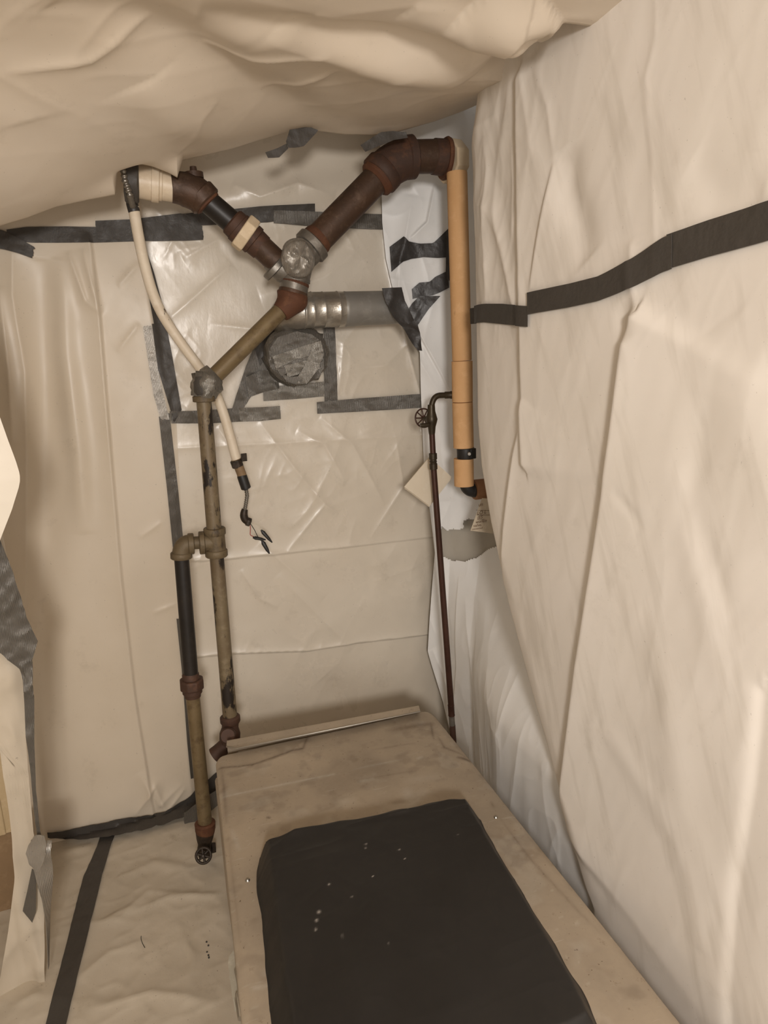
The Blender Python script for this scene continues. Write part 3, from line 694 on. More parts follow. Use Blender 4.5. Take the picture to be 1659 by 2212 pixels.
# right branch
seg('pipe', (668, 536), (834, 366), 31, M_iron, label='thick dark rusty pipe')
seg('rust_ring', (674, 529), (692, 511), 0, M_rust, [(0, 35), (.7, 33.5), (1, 31)])
seg('rust_ring', (808, 393), (836, 364), 0, M_rust, [(0, 33), (.15, 40), (.5, 41), (.85, 40), (1, 34)])
er = bend(P(820, 380, Yp), P(850, 345, Yp), P(890, 340, Yp))
obj('pipe_elbow', merge([tube(er, [R_(er[0], q) for q in (42, 42, 42, 42, 42, 42, 42, 42, 42, 42)], 30), collar(P(817, 383, Yp), P(834, 364, Yp), R_(er[0], 44.5)), collar(P(875, 341, Yp), P(894, 339, Yp), R_(er[0], 44.5))]), M_rust2, root, smooth=45)['label'] = 'brown rusty elbow at the ceiling'
seg('pipe', (890, 339), (940, 338), 34, M_iron)
seg('union_collar', (934, 338), (966, 341), 36, M_rust2, [(0, 33), (.08, 36), (.9, 37), (1, 37)])
seg('rust_ring', (958, 342), (966, 343), 0, M_rust, [(0, 41), (.5, 43.5), (1, 42)])
pn, qn = P(964, 348, Yp), P(990, 351, Yp+.01)
obj('union_nut', rev(pn, qn, [(0, R_(pn, 43)), (.08, R_(pn, 45)), (.85, R_(pn, 45)), (1, R_(pn, 42))], 8), M_cream, root, smooth=20, bevel=.002)['label'] = 'cream painted nut at the corner'
# lower branch
Yd = 1.99
rb = bend(P(634, 634, Yp), P(631, 652, Yp), P(606, 675, Yp-.005)); obj('reducer', tube(rb, [px2m(rb[0], q) for q in (31, 33, 35, 35, 33, 30, 27, 25, 23, 21)], 28), M_rust, root, smooth=60)['label'] = 'orange rusty reducer'
seg('reducer', (634, 628), (630, 646), 0, M_iron, [(0, 31), (.4, 32), (1, 30)], Ya=Yp)
seg('pipe', (622, 656), (447, 829), 18, M_olive, None, 'glossy olive painted slanted pipe', Ya=Yp, Yb_=Yd)
tl = bend(P(466, 808, Yd), P(443, 828, Yd), P(441, 858, Yd))
V, Fc = tube(tl, [R_(tl[0], q) for q in (19, 23, 26, 28, 28, 28, 27, 25, 23, 21)], 30)
V = np.array([tuple(v) for v in V]); ctr = np.repeat(np.array(tl), 30, 0); wv = (crumple(V[:, 0]+V[:, 1], V[:, 2], 26, 7)-.5)[:, None]
obj('taped_elbow', (V+(V-ctr)*.45*wv, Fc), M_mid, root, smooth=60)['label'] = 'elbow wrapped in crumpled silver tape'
seg('tape_wrap', (437, 812), (443, 852), 0, M_dark, [(0, 16), (.3, 22), (.8, 23), (1, 20)], Ya=Yd-.004)
seg('pipe_collar', (440, 855), (441, 868), 0, M_fit, [(0, 22), (.1, 24), (.9, 24), (1, 22)], Ya=Yd)
seg('pipe', (440, 860), (463, 1150), 16, M_chip, None, 'upright olive pipe with chipped black patches', Ya=Yd)
def tee(parts): return obj('pipe_tee', merge(parts), M_fit, root, smooth=45)
c1 = P(466, 1170, Yd)
tee([collar(P(463, 1140, Yd), P(464, 1155, Yd), R_(c1, 23.5)), collar(P(467, 1187, Yd), P(468, 1202, Yd), R_(c1, 24)), tube([P(464, 1150, Yd), P(468, 1192, Yd)], R_(c1, 20.5), 28),
     tube([P(432, 1173, Yd), P(466, 1170, Yd)], R_(c1, 19), 28), collar(P(430, 1173, Yd), P(442, 1172, Yd), R_(c1, 25))])
seg('nipple', (408, 1173), (434, 1172), 14, M_fit, Ya=Yd)
ee = bend(P(414, 1175, Yd), P(393, 1172, Yd), P(392, 1200, Yd))
obj('pipe_elbow', merge([tube(ee, R_(ee[0], 20), 28), collar(P(406, 1175, Yd), P(419, 1174, Yd), R_(ee[0], 23)), collar(P(391.5, 1193, Yd), P(392, 1206, Yd), R_(ee[0], 23))]), M_fit, root, smooth=45)
seg('pipe', (392, 1203), (413, 1466), 15.8, M_blackpipe, None, 'black pipe beside the olive upright', Ya=Yd)
seg('union_collar', (411, 1453), (413, 1470), 0, M_rust2, [(0, 15.5), (.2, 18), (1, 18)], Ya=Yd)
pn, qn = P(413.5, 1466, Yd), P(415, 1488, Yd)
obj('union_nut', rev(pn, qn, [(0, R_(pn, 24)), (.12, R_(pn, 26.5)), (.88, R_(pn, 26.5)), (1, R_(pn, 24))], 8), M_rust2, root, smooth=20, bevel=.002)
seg('union_collar', (415, 1486), (416.5, 1505), 0, M_rust2, [(0, 21), (.5, 21), (.6, 18), (1, 17)], Ya=Yd)
seg('pipe', (416, 1500), (444, 1786), 14.8, M_olive, None, 'lower olive pipe ending in the floor valve', Ya=Yd)
seg('pipe_collar', (442.5, 1775), (444, 1800), 0, M_rust, [(0, 18), (.12, 22), (.6, 21.5), (1, 19)], 'orange rusty collar above the valve', Ya=Yd)
vb = P(443, 1815, Yd)
vp = obj('valve', merge([rev(P(443, 1796, Yd), P(441, 1850, Yd-.02), [(0, R_(vb, 20)), (.25, R_(vb, 18)), (.5, R_(vb, 14)), (.7, R_(vb, 15)), (1, R_(vb, 12))]), tube([P(441, 1836, Yd-.01), P(440, 1846, Yd-.085)], R_(vb, 6), 16),
     rev(P(445, 1834, Yd), P(466, 1830, Yd), [(0, R_(vb, 8)), (.55, R_(vb, 9)), (.6, R_(vb, 12)), (1, R_(vb, 11))], 6)]), M_valve, root, smooth=40)
def handwheel(c, nrm, r, tubr, spokes, m, parent):
    c = Vector(tuple(c)); nrm = Vector(nrm).normalized(); a = Vector((0, 0, 1)); u = (a-nrm*a.dot(nrm)).normalized(); w = nrm.cross(u)
    ring = [c+(u*math.cos(t)+w*math.sin(t))*r for t in np.linspace(0, 2*math.pi, 37)]
    parts = [tube(ring, tubr, 10, False)]
    for k in range(spokes):
        t = 2*math.pi*k/spokes+.2; parts.append(tube([c, c+(u*math.cos(t)+w*math.sin(t))*r*.97], [tubr*1.0, tubr*.8], 8))
    parts.append(rev(c-nrm*tubr*2.2, c+nrm*tubr*2.2, [(0, r*.18), (.2, r*.26), (.8, r*.26), (1, r*.18)], 20))
    return obj('handwheel', merge(parts), m, parent, smooth=45)
hw = P(439.5, 1848, Yd-.09); handwheel(hw, (-.2, -1, .55), px2m(hw, 15.5), px2m(hw, 3.0), 6, M_valve, vp)
# main pipe behind the table
seg('pipe', (468, 1200), (497.5, 1556), 15.2, M_chip, None, 'lower upright olive pipe, paint badly chipped', Ya=Yd)
seg('pipe_collar', (496.5, 1545), (498, 1563), 0, M_rust2, [(0, 17), (.2, 21.5), (.7, 21.5), (1, 18)], Ya=Yd)
c2 = P(497, 1586, Yd)
obj('pipe_tee', merge([rev(P(497.5, 1560, Yd), P(496, 1612, Yd), [(0, R_(c2, 18)), (.2, R_(c2, 17.5)), (.45, R_(c2, 22)), (.7, R_(c2, 22)), (1, R_(c2, 17))]),
     rev(P(493, 1588, Yd-.02), P(492, 1590, Yd-.06), [(0, R_(c2, 17)), (.8, R_(c2, 17)), (1, R_(c2, 14))]), tube(bend(P(496, 1600, Yd), P(486, 1614, Yd), P(462, 1632, Yd)), R_(c2, 17), 24)]), M_rust2, root, smooth=45)
seg('pipe', (497, 1600), (505, 1690), 15, M_olive, Ya=Yd)

# ------------------------------------------------------------------ white conduit
Yc = 2.10
conduit = thing('conduit', P(560, 1190, Yc), 'chipped white painted conduit hanging bent from the ceiling, loose wires at its end', 'conduit')
cpts = [(288, 445), (297, 500), (309, 560), (326, 625), (347, 675), (375, 718), (405, 760), (440, 805), (468, 850), (484, 895), (498, 945), (512, 997)]
cY = [2.07, 2.09, 2.11, 2.13, 2.14, 2.15, 2.15, 2.155, 2.155, 2.15, 2.14, 2.12]
pts = polyres(np.array([P(x, y, Yq) for (x, y), Yq in zip(cpts, cY)]), 60)
# smooth the polyline
for _ in range(6): pts[1:-1] = (pts[:-2]+2*pts[1:-1]+pts[2:])/4
obj('conduit_tube', tube(pts, px2m(pts[10], 11.5), 24), M_white, conduit)
o = seg('conduit_end', (283, 432), (290, 458), 0, M_black_tape, [(0, 11), (.3, 12.5), (.9, 12.5), (1, 12)], 'black taped conduit end', parent=conduit, Ya=2.07)
def spiral_cable(name, pp, r, parent, pitch=.006):
    q = polyres(np.array(pp), 160); L = np.linalg.norm(np.diff(q, axis=0), axis=1).sum(); rr = [r*(1+.16*math.sin(2*math.pi*i/159*L/pitch)) for i in range(160)]
    return obj(name, tube(q, rr, 14), M_armor, parent, smooth=80)
spiral_cable('armoured_cable', [P(262, 330, 2.0), P(265, 360, 1.99), P(270, 390, 1.99), P(280, 420, 2.0), P(287, 446, 2.06)], .0075, conduit, .011)
seg('conduit_end', (510, 992), (524, 1030), 0, M_wood2, [(0, 11.5), (.1, 10.5), (1, 10)], 'rusty bare conduit end', parent=conduit, Ya=2.12)
seg('sleeve', (522, 1026), (532, 1056), 0, M_blk, [(0, 10), (.1, 10.8), (.95, 10.8), (1, 9)], 'black sleeve', parent=conduit, Ya=2.12)
cs = P(512, 1002, 2.115)
obj('conduit_strap', merge([rev(P(509, 994, 2.115), P(514, 1008, 2.115), [(0, R_(cs, 12.5)), (1, R_(cs, 12.5))], 24), box(P(527, 988, 2.115), (.018, .004, .024), .2), box(P(508, 1005, 2.10), (.014, .008, .02), .2)]), M_valve, conduit, smooth=40, bevel=.001)
spiral_cable('armoured_cable', [P(531, 1054, 2.12), P(534, 1070, 2.12), P(531, 1090, 2.12), P(528, 1105, 2.12)], .0058, conduit, .006)
ec = bend(P(529, 1100, 2.12), P(522, 1122, 2.12), P(538, 1128, 2.12)); obj('cable_connector', merge([tube(ec, [R_(ec[0], q) for q in (6.5, 7.5, 8, 8.5, 8.5, 8.5, 8.5, 8, 8, 7.5)], 16), collar(P(533, 1126, 2.12), P(541, 1129, 2.12), R_(ec[0], 9.5), 6)]), M_valve, conduit)
def wire(pp, m, label, r=.0011):
    q = np.array([P(x, y, 2.12-.003*i) for i, (x, y) in enumerate(pp)]); q = polyres(q, 30)
    for _ in range(4): q[1:-1] = (q[:-2]+2*q[1:-1]+q[2:])/4
    o = obj('wire', tube(q, r, 8), m, conduit); o['label'] = label
wire([(540, 1130), (541, 1143), (540, 1156), (550, 1160), (556, 1162)], M_red, 'red wire'); wire([(541, 1131), (550, 1145), (556, 1158), (562, 1166), (568, 1172)], M_blk, 'black wire')
wire([(541, 1130), (552, 1132), (561, 1136), (565, 1146)], M_wht, 'white wire')
for (a, b, w) in (((546, 1161), (574, 1166), 4), ((564, 1145), (588, 1172), 4.5), ((566, 1168), (582, 1196), 5)):
    pa = P(*a, 2.10); obj('wire_tape', rev(P(*a, 2.105), P(*b, 2.10), [(0, px2m(pa, w*.4)), (.2, px2m(pa, w)), (.7, px2m(pa, w*.8)), (1, px2m(pa, w*.3))], 8), M_blk, conduit, smooth=30)['label'] = 'taped wire end'

# ------------------------------------------------------------------ round taped stub, duct
stub = thing('taped_stub', P(638, 840, 2.25), 'round pipe stub wrapped in layers of silver-grey duct tape on the back wall', 'pipe stub')
cst = P(638, 768, 2.24); rs = px2m(cst, 62)
sb = rev((cst[0], 2.30, cst[2]), (cst[0]+.004, 2.160, cst[2]+.004), [(q, rs*w) for q, w in zip(np.linspace(0, 1, 15), (1.03, 1.03, 1.03, 1.03, 1.04, 1.02, 1.03, 1.0, 1.02, 1.0, 1.01, .99, .99, .96, .88))], 72)
V = np.array([tuple(v) for v in sb[0]]); ang = np.arctan2(V[:, 2]-cst[2], V[:, 0]-cst[0]); k_ = .008*(crumple(ang*.09, V[:, 1]*.6, 22, 141)-.5)
V[:, 0] += np.cos(ang)*k_; V[:, 2] += np.sin(ang)*k_
obj('stub_body', (V, sb[1]), M_grey, stub, smooth=60)
obj('stub_face', lump(638, 770, 2.17, 61, 58, .014, 56, 16, 11, .5), M_grey, stub, smooth=60)
def sq(A, Bq, m, off, seed=0): return obj('tape_strip', strip_geo(A, Bq, AtY(2.152), off, 0, .004, None, 9, seed), m, stub, smooth=50)
for k_, (A_, B_, m_) in enumerate((
    ([(583, 752), (600, 728), (640, 716), (672, 722)], [(586, 776), (600, 770), (640, 752), (694, 738)], M_grey),
    ([(588, 770), (640, 752), (692, 736)], [(596, 800), (640, 778), (698, 762)], M_mid),
    ([(596, 796), (640, 776), (698, 760)], [(606, 812), (640, 796), (695, 780)], M_grey),
    ([(612, 790), (645, 782), (680, 774)], [(620, 815), (650, 806), (690, 796)], M_mid),
    ([(672, 752), (655, 790), (634, 826)], [(697, 766), (684, 798), (660, 829)], M_mid),
    ([(606, 808), (625, 814), (650, 812)], [(616, 824), (634, 829), (655, 829)], M_grey))):
    sq(A_, B_, m_, -.002+.003*k_, k_)
duct = thing('exhaust_duct', P(760, 700, 2.19), 'round galvanised duct with a foil-taped joint running into the corner', 'duct')
Yu = 2.14
ax = lambda x: (x, 671-(x-650)*.035)
seg('duct_pipe', ax(735), ax(860), 36.5, M_duct, [(0, 36.5), (.06, 36.5), (.08, 37.3), (.10, 36.5), (1, 35.5)], parent=duct, Ya=Yu)
seg('foil_joint', ax(652), ax(741), 38, M_foil, [(0, 38), (.04, 39.5), (.08, 38), (.2, 38), (.23, 39.5), (.26, 38), (.48, 37.8), (.50, 38.8), (.53, 37.8), (.82, 37.8), (.85, 39), (.88, 37.8), (1, 37.2)], 'foil taped joint', parent=duct, Ya=Yu)
dl = bend(P(656, 671, Yu), P(620, 672, Yu), P(616, 690, 2.26)); obj('duct_elbow', tube(dl, [px2m(dl[0], q) for q in (38, 38, 38.5, 38.5, 39, 39, 39, 38, 37, 36)], 32), M_foil, duct, smooth=60)
o = obj('tape_strip', strip_geo([(823, 623), (832, 655), (848, 688), (868, 708)], [(866, 621), (872, 650), (882, 672), (892, 692)], AtY(2.07), .003, 0, .004), M_black_tape, duct, smooth=50); o['label'] = 'black tape collar at the duct end'
o = obj('tape_strip', strip_geo([(846, 680), (872, 715), (886, 740), (900, 757)], [(888, 688), (899, 700), (904, 722), (909, 758)], AtY(2.07), .004, 0, .005), M_black_tape, duct, smooth=50)

# ------------------------------------------------------------------ tan insulated pipe
Yt = 1.95
tanp = thing('insulated_pipe', P(1001, 1080, Yt), 'upright pipe in tan insulation with a black bracket near its lower end', 'pipe')
def wrap(a, b, r, rag=0):
    pa, pb = P(*a, Yt), P(*b, Yt); n = 40
    prof = [(0, R_(pa, r*.965)), (.004, R_(pa, r)), (.996, R_(pa, r)), (1, R_(pa, r*.96))]
    return obj('insulation', rev(pa, pb, prof, n), M_tan, tanp)
wrap((987, 372), (998, 779), 22.3); wrap((998, 780), (999, 868), 22.6); wrap((999, 869), (1001.5, 967), 22.2); wrap((1001.5, 990), (1002.5, 1049), 21.3)
seg('pipe', (1001.5, 960), (1002.5, 1000), 15, M_blk, parent=tanp, Ya=Yt)
cb = P(1006, 979, Yt); bk = obj('bracket', merge([rev(P(1005.5, 967, Yt-.005), P(1006.5, 991, Yt-.005), [(0, R_(cb, 18.5)), (.1, R_(cb, 19)), (.9, R_(cb, 19)), (1, R_(cb, 18))], 28), box(P(1016, 979, Yt-.02), (.022, .03, .032), .3)]), M_blk, tanp, smooth=35, bevel=.002)
pb_ = P(1013.5, 980, Yt-.034); obj('bolt', rev(tuple(pb_), (pb_[0]-.003, pb_[1]-.008, pb_[2]), [(0, .0062), (.6, .0062), (1, .0045)], 16), M_galv, bk)
eb = bend(P(1006, 1042, Yt), P(1007, 1062, Yt), P(1030, 1060, Yt)); obj('pipe_elbow', merge([tube(eb, R_(eb[0], 14), 24), collar(P(1020, 1059, Yt), P(1028, 1060, Yt), R_(eb[0], 15))]), M_blk, tanp)
pb0 = P(1026, 1058, Yt); obj('paper_sleeve', rev(P(1024, 1058, Yt), P(1085, 1052, Yt), [(0, R_(pb0, 21)), (.03, R_(pb0, 22)), (1, R_(pb0, 22))], 28), M_brownpaper, tanp)['label'] = 'brown paper sleeve round the pipe turning to the wall'

# ------------------------------------------------------------------ copper pipe with valve
Yq = 1.98
cop = thing('copper_pipe', P(980, 1600, Yq), 'thin tarnished copper pipe with a small handwheel valve, left of the tan pipe', 'pipe')
b1 = bend(P(953, 854, Yq), P(934, 853, Yq), P(932, 882, Yq), 12); obj('pipe_bend', tube(b1, px2m(b1[0], 6.2), 20), M_brass, cop)
seg('pipe_stub', (950, 854), (979, 853), 0, M_brass, [(0, 6.2), (.35, 6.2), (.4, 7.6), (.75, 7.6), (.8, 8.5), (1, 8.5)], parent=cop, Ya=Yq)
vv = seg('valve_body', (931.5, 874), (933, 938), 0, M_brass, [(0, 7.5), (.03, 8), (.22, 8.5), (.4, 11.5), (.5, 13), (.6, 11.5), (.75, 8.5), (.95, 7.2), (1, 6.5)], parent=cop, Ya=Yq)
seg('stem', (932, 906), (912, 904), 0, M_brass, [(0, 8), (.4, 8), (.45, 5), (1, 3)], parent=vv, Ya=Yq, Yb_=Yq+.05)
seg('drain_cap', (926, 918), (908, 919), 0, M_brass, [(0, 4.5), (.7, 4.8), (1, 4)], parent=vv, Ya=Yq-.012)
hq = P(915, 903, Yq+.045); handwheel(hq, (-1, -.9, .05), px2m(hq, 20), px2m(hq, 1.7), 9, M_copper, vv)
seg('pipe', (933, 934), (935.5, 985), 6.3, M_copper, parent=cop, Ya=Yq)
seg('coupling', (935, 979), (936.6, 1014), 0, M_brass, [(0, 7.8), (.02, 8.8), (.35, 8.8), (.4, 7.4), (.46, 7.4), (.5, 8.6), (.55, 7.4), (.62, 7.4), (.65, 8.6), (.98, 8.6), (1, 7.6)], parent=cop, Ya=Yq)
seg('pipe', (936.5, 1010), (975, 1530), 6.6, M_copper, parent=cop, Ya=Yq)
seg('coupling', (974, 1522), (975.5, 1546), 0, M_copper, [(0, 7), (.05, 7.4), (.1, 7), (.9, 7), (.95, 7.5), (1, 7)], parent=cop, Ya=Yq)
seg('pipe', (975.3, 1544), (977, 1569), 6.4, M_galv, parent=cop, Ya=Yq); seg('pipe', (977, 1566), (990, 1760), 6.6, M_rust2, parent=cop, Ya=Yq)

# ------------------------------------------------------------------ papers
def slabquad(pts, th, n=1):
    a = [np.asarray(p) for p in pts]; nr = np.cross(a[1]-a[0], a[3]-a[0]); nr /= np.linalg.norm(nr)
    V = a+[p+nr*th for p in a]
    return V, [(0, 1, 2, 3), (7, 6, 5, 4), (0, 4, 5, 1), (1, 5, 6, 2), (2, 6, 7, 3), (3, 7, 4, 0)]
pad = [P(872, 1052, 2.03), P(925, 1092, 2.03), P(974, 1030, 2.07), P(926, 988, 2.07)]
pr = thing('paper_pad', np.mean(pad, 0), 'square cream paper pad hung behind the thin copper pipe', 'paper pad')
g = slabquad(pad, .004); obj('paper_sheet', g, M_paper, pr, smooth=20)
pad2 = [p+np.array([.004, .007, -.006]) for p in pad]; obj('paper_sheet', slabquad(pad2, .004), M_paper, pr, smooth=20)
tq = [P(1041, 1076, 1.90), P(1016, 1146, 1.90), P(1085, 1155, 1.90), P(1085, 1078, 1.90)]
tg = thing('paper_tag', np.mean(tq, 0), 'handwritten paper tag half hidden behind the right plastic sheet', 'tag')
obj('card', slabquad(tq, .0012), M_tagpaper, tg, smooth=20)
def text(s, x, y, h, Y, parent, ang=0.0):
    c = bpy.data.curves.new('writing', 'FONT'); c.body = s; c.size = 1; c.shear = .25; c.offset = .004
    o = bpy.data.objects.new('tmp', c); COL.objects.link(o)
    dg = bpy.context.evaluated_depsgraph_get(); me = bpy.data.meshes.new_from_object(o.evaluated_get(dg)); bpy.data.objects.remove(o)
    p = P(x, y, Y); k = px2m(p, h)*1.35
    V = np.array([tuple(v.co) for v in me.vertices])*k; Fc = [tuple(f.vertices) for f in me.polygons]
    V = np.stack([p[0]+V[:, 0]*math.cos(ang)-V[:, 1]*math.sin(ang), np.full(len(V), p[1]), p[2]+V[:, 0]*math.sin(ang)+V[:, 1]*math.cos(ang)], -1)
    w = obj('writing', (V, Fc), M_ink, parent, smooth=0); return w
for s, x, y, h in (('un', 1033, 1094, 8), ('LO L', 1030, 1112, 8), ('(ES', 1031, 1121, 7), ('workin', 1027, 1131, 7), ('valve.', 1022, 1139, 7), ('connected', 1019, 1145.5, 4.5)):
    text(s, x, y, h, 1.8955, tg, .03)
for a, b in (((1028, 1102), (1064, 1103)), ((1030, 1112.5), (1064, 1113)), ((1031, 1122), (1046, 1122))):
    obj('writing', tube([P(*a, 1.8965), P(*b, 1.8965)], .0005, 6), M_ink, tg)

# ------------------------------------------------------------------ metal topped table
TZ = .45
RL, RR, FR, FL = (.046, 1.825), (.706, 1.846), (.716, .30), (.006, .30)
table = thing('worktable', (.37, 1.05, 0.0), 'low table with a scratched, stained sheet-metal top, raised lip at the back', 'table')
def tmap(u, v):
    x = (RL[0]*(1-u)+RR[0]*u)*v+(FL[0]*(1-u)+FR[0]*u)*(1-v); y = (RL[1]*(1-u)+RR[1]*u)*v+(FL[1]*(1-u)+FR[1]*u)*(1-v); return x, y
def build_top():
    nu, nv = 190, 400
    v = np.linspace(0, 1, nv)[:, None]; u = np.linspace(0, 1, nu)[None, :]
    rc = .035; Lr = 1.53; W = .67
    d = np.clip((v*Lr-(Lr-rc))/rc, 0, 1); ins = (1-np.sqrt(1-d**2))*rc/W
    uu = ins+(1-2*ins)*u; X, Y = tmap(uu, v+0*u)
    Z = TZ + .0035*(fbm(X*5, Y*4, 81)-.5) + .0008*fbm(X*30, Y*30, 82) - .004*np.exp(-((uu-.0)/.012)**2) - .004*np.exp(-((uu-1)/.012)**2)
    dent = [([(atZ(520, 1657, TZ)[:2]), atZ(560, 1655, TZ)[:2], atZ(620, 1635, TZ)[:2], atZ(660, 1600, TZ)[:2]], .006, .02, 'c')]
    Z = Z + folds(X, Y, dent)
    # wear: pale scratches and dark stains, laid where the metal carries them
    T = lambda *p: [tuple(atZ(x, y, TZ)[:2]) for x, y in p]
    pale = folds(X, Y, [(T((482, 1722), (720, 1672)), .95, .003, 'c!'), (T((760, 1662), (870, 1640)), .5, .003, 'c'), (T((500, 1790), (518, 1840)), .45, .006, 'g'), (T((770, 1690), (810, 1682)), .5, .008, 'g'),
        (T((550, 2135), (595, 2125)), .9, .003, 'c!'), (T((875, 1700), (890, 1735), (925, 1705)), .55, .016, 'g'), (T((900, 1640), (915, 1635)), .6, .006, 'g'), (T((575, 2090), (578, 2110)), .5, .010, 'g'), (T((540, 2180), (560, 2172)), .4, .002, 'c'), (T((720, 1740), (770, 1725)), .25, .02, 'g'), (T((870, 1690), (960, 1675)), .25, .015, 'g')])
    pale += .3*(fbm(X*90, Y*90, 85, 2) > .87)*(fbm(X*6, Y*6, 86) > .5) + .25*sstep(.62, .75, fbm(X*14, Y*14, 87))
    st = folds(X, Y, [(T((475, 1660), (500, 1657), (545, 1655), (600, 1635), (655, 1618), (665, 1590)), .8, .0035, 'c!'), (T((930, 1560), (937, 1600)), .7, .004, 'c'), (T((945, 1590), (960, 1615), (1010, 1635)), .7, .003, 'c'), (T((985, 1635), (1025, 1645)), .8, .006, 'g'),
        (T((830, 1580), (940, 1562)), .45, .012, 'g'), (T((800, 1620), (900, 1605)), .4, .003, 'c'), (T((575, 1765), (585, 1768)), .8, .003, 'g'), (T((765, 1686), (900, 1665)), .35, .003, 'c'), (T((1075, 1760), (1140, 1850), (1240, 1960), (1300, 2020)), .4, .003, 'c'), (T((1195, 1862), (1199, 1866)), .95, .004, 'c'),
        (T((478, 1660), (483, 1700), (490, 1780)), .6, .004, 'c'), (T((493, 1800), (520, 2050)), .3, .004, 'c'), (T((1060, 1730), (1068, 1748)), .5, .003, 'c')])
    st += .22*sstep(.60, .8, fbm(X*22, Y*22, 93))+.18*sstep(.55, .75, fbm(X*5, Y*5, 96))*sstep(.9, 1.6, Y)
    st *= .6+.4*fbm(X*120, Y*120, 95, 2)
    pale *= .5+.7*fbm(X*150, Y*150, 94, 2)
    top = np.stack([X, Y, Z], -1).reshape(-1, 3); q = gridfaces(nu, nv)
    ring = list(range(nu))+[(j+1)*nu-1 for j in range(1, nv)]+[(nv-1)*nu+i for i in range(nu-2, -1, -1)]+[j*nu for j in range(nv-2, 0, -1)]
    R = top[ring]; n0 = len(top); k = len(ring)
    c = np.array([.37, 1.05, 0]); outw = R-c; outw[:, 2] = 0; outw /= np.linalg.norm(outw, axis=1)[:, None]
    r1 = R+outw*.002-np.array([0, 0, .003]); r2 = R+outw*.002-np.array([0, 0, .04])
    allv = np.concatenate([top, r1, r2]); i = np.arange(k); j = (i+1) % k; ra = np.array(ring)
    q2 = np.stack([ra[i], n0+i, n0+j, ra[j]], -1); q3 = np.stack([n0+i, n0+k+i, n0+k+j, n0+j], -1)
    ext = np.concatenate([pale.ravel(), np.zeros(2*k)]); est = np.concatenate([st.ravel(), np.full(2*k, .15)])
    return obj('table_top', (allv, np.concatenate([q, q2, q3])), M_alu, table, attrs=dict(pale=np.clip(ext, 0, 1), stain=np.clip(est, 0, 1)))
build_top()
b = obj('table_body', box((.365, 1.06, .215), (.655, 1.47, .39)), M_alu, table, smooth=20, bevel=.008)
for i, (x, y) in enumerate(((.08, .40), (.66, .40), (.08, 1.74), (.66, 1.74))): obj('foot', rev((x, y, .0), (x, y, .03), [(0, .018), (1, .022)], 16), M_blk, table)
hA, hB = atZ(511, 1617, TZ+.016), atZ(908, 1537, TZ+.016); uA, uB = atZ(490, 1601, TZ+.022), atZ(905, 1525, TZ+.022); kA = atZ(489, 1613, TZ+.017)
lip = obj('back_lip', merge([([hA, hB, uB, uA, kA, hA-(0, 0, .002), hB-(0, 0, .002), uB-(0, 0, .002), uA-(0, 0, .002), kA-(0, 0, .002)], [(0, 1, 2, 3, 4), (9, 8, 7, 6, 5), (0, 5, 6, 1), (1, 6, 7, 2), (2, 7, 8, 3), (3, 8, 9, 4), (4, 9, 5, 0)]),
     ([uA, uB, (uB[0], uB[1]+.004, TZ-.02), (uA[0], uA[1]+.004, TZ-.02), uA+(0, .003, 0), uB+(0, .003, 0), (uB[0], uB[1]+.007, TZ-.02), (uA[0], uA[1]+.007, TZ-.02)], [(0, 1, 2, 3), (4, 7, 6, 5), (0, 4, 5, 1), (1, 5, 6, 2), (2, 6, 7, 3), (3, 7, 4, 0)])]), M_alu, table, smooth=20)
obj('hem', tube([kA, hA, hB], .0022, 10), M_steel, lip)['label'] = 'bright folded edge'
lp = [atZ(x, y, .425) for x, y in ((496, 2082), (498, 2066), (505, 2057), (513, 2060), (522, 2100), (526, 2128), (507, 2150))]
lv = lp+[p-np.array([0, 0, .03]) for p in lp]
latch = obj('latch', (lv, [tuple(range(7)), tuple(reversed(range(7, 14)))]+[(i, (i+1) % 7, (i+1) % 7+7, i+7) for i in range(7)]), M_latch, table, smooth=20, bevel=.003)
obj('latch_lever', merge([tube([atZ(515, 2146, .425), atZ(517, 2160, .425), atZ(522, 2200, .42)], [.006, .008, .007], 14), tube([atZ(509, 2095, .428), atZ(515, 2125, .428), atZ(516, 2150, .428)], .003, 10)]), M_steel, latch, smooth=45)
for x, y in ((535, 1902), (1071, 1766)):
    p = atZ(x, y, TZ); obj('rivet', rev((p[0], p[1], TZ-.002), (p[0], p[1], TZ+.004), [(0, .006), (.5, .0055), (1, .003)], 14), M_steel, table)

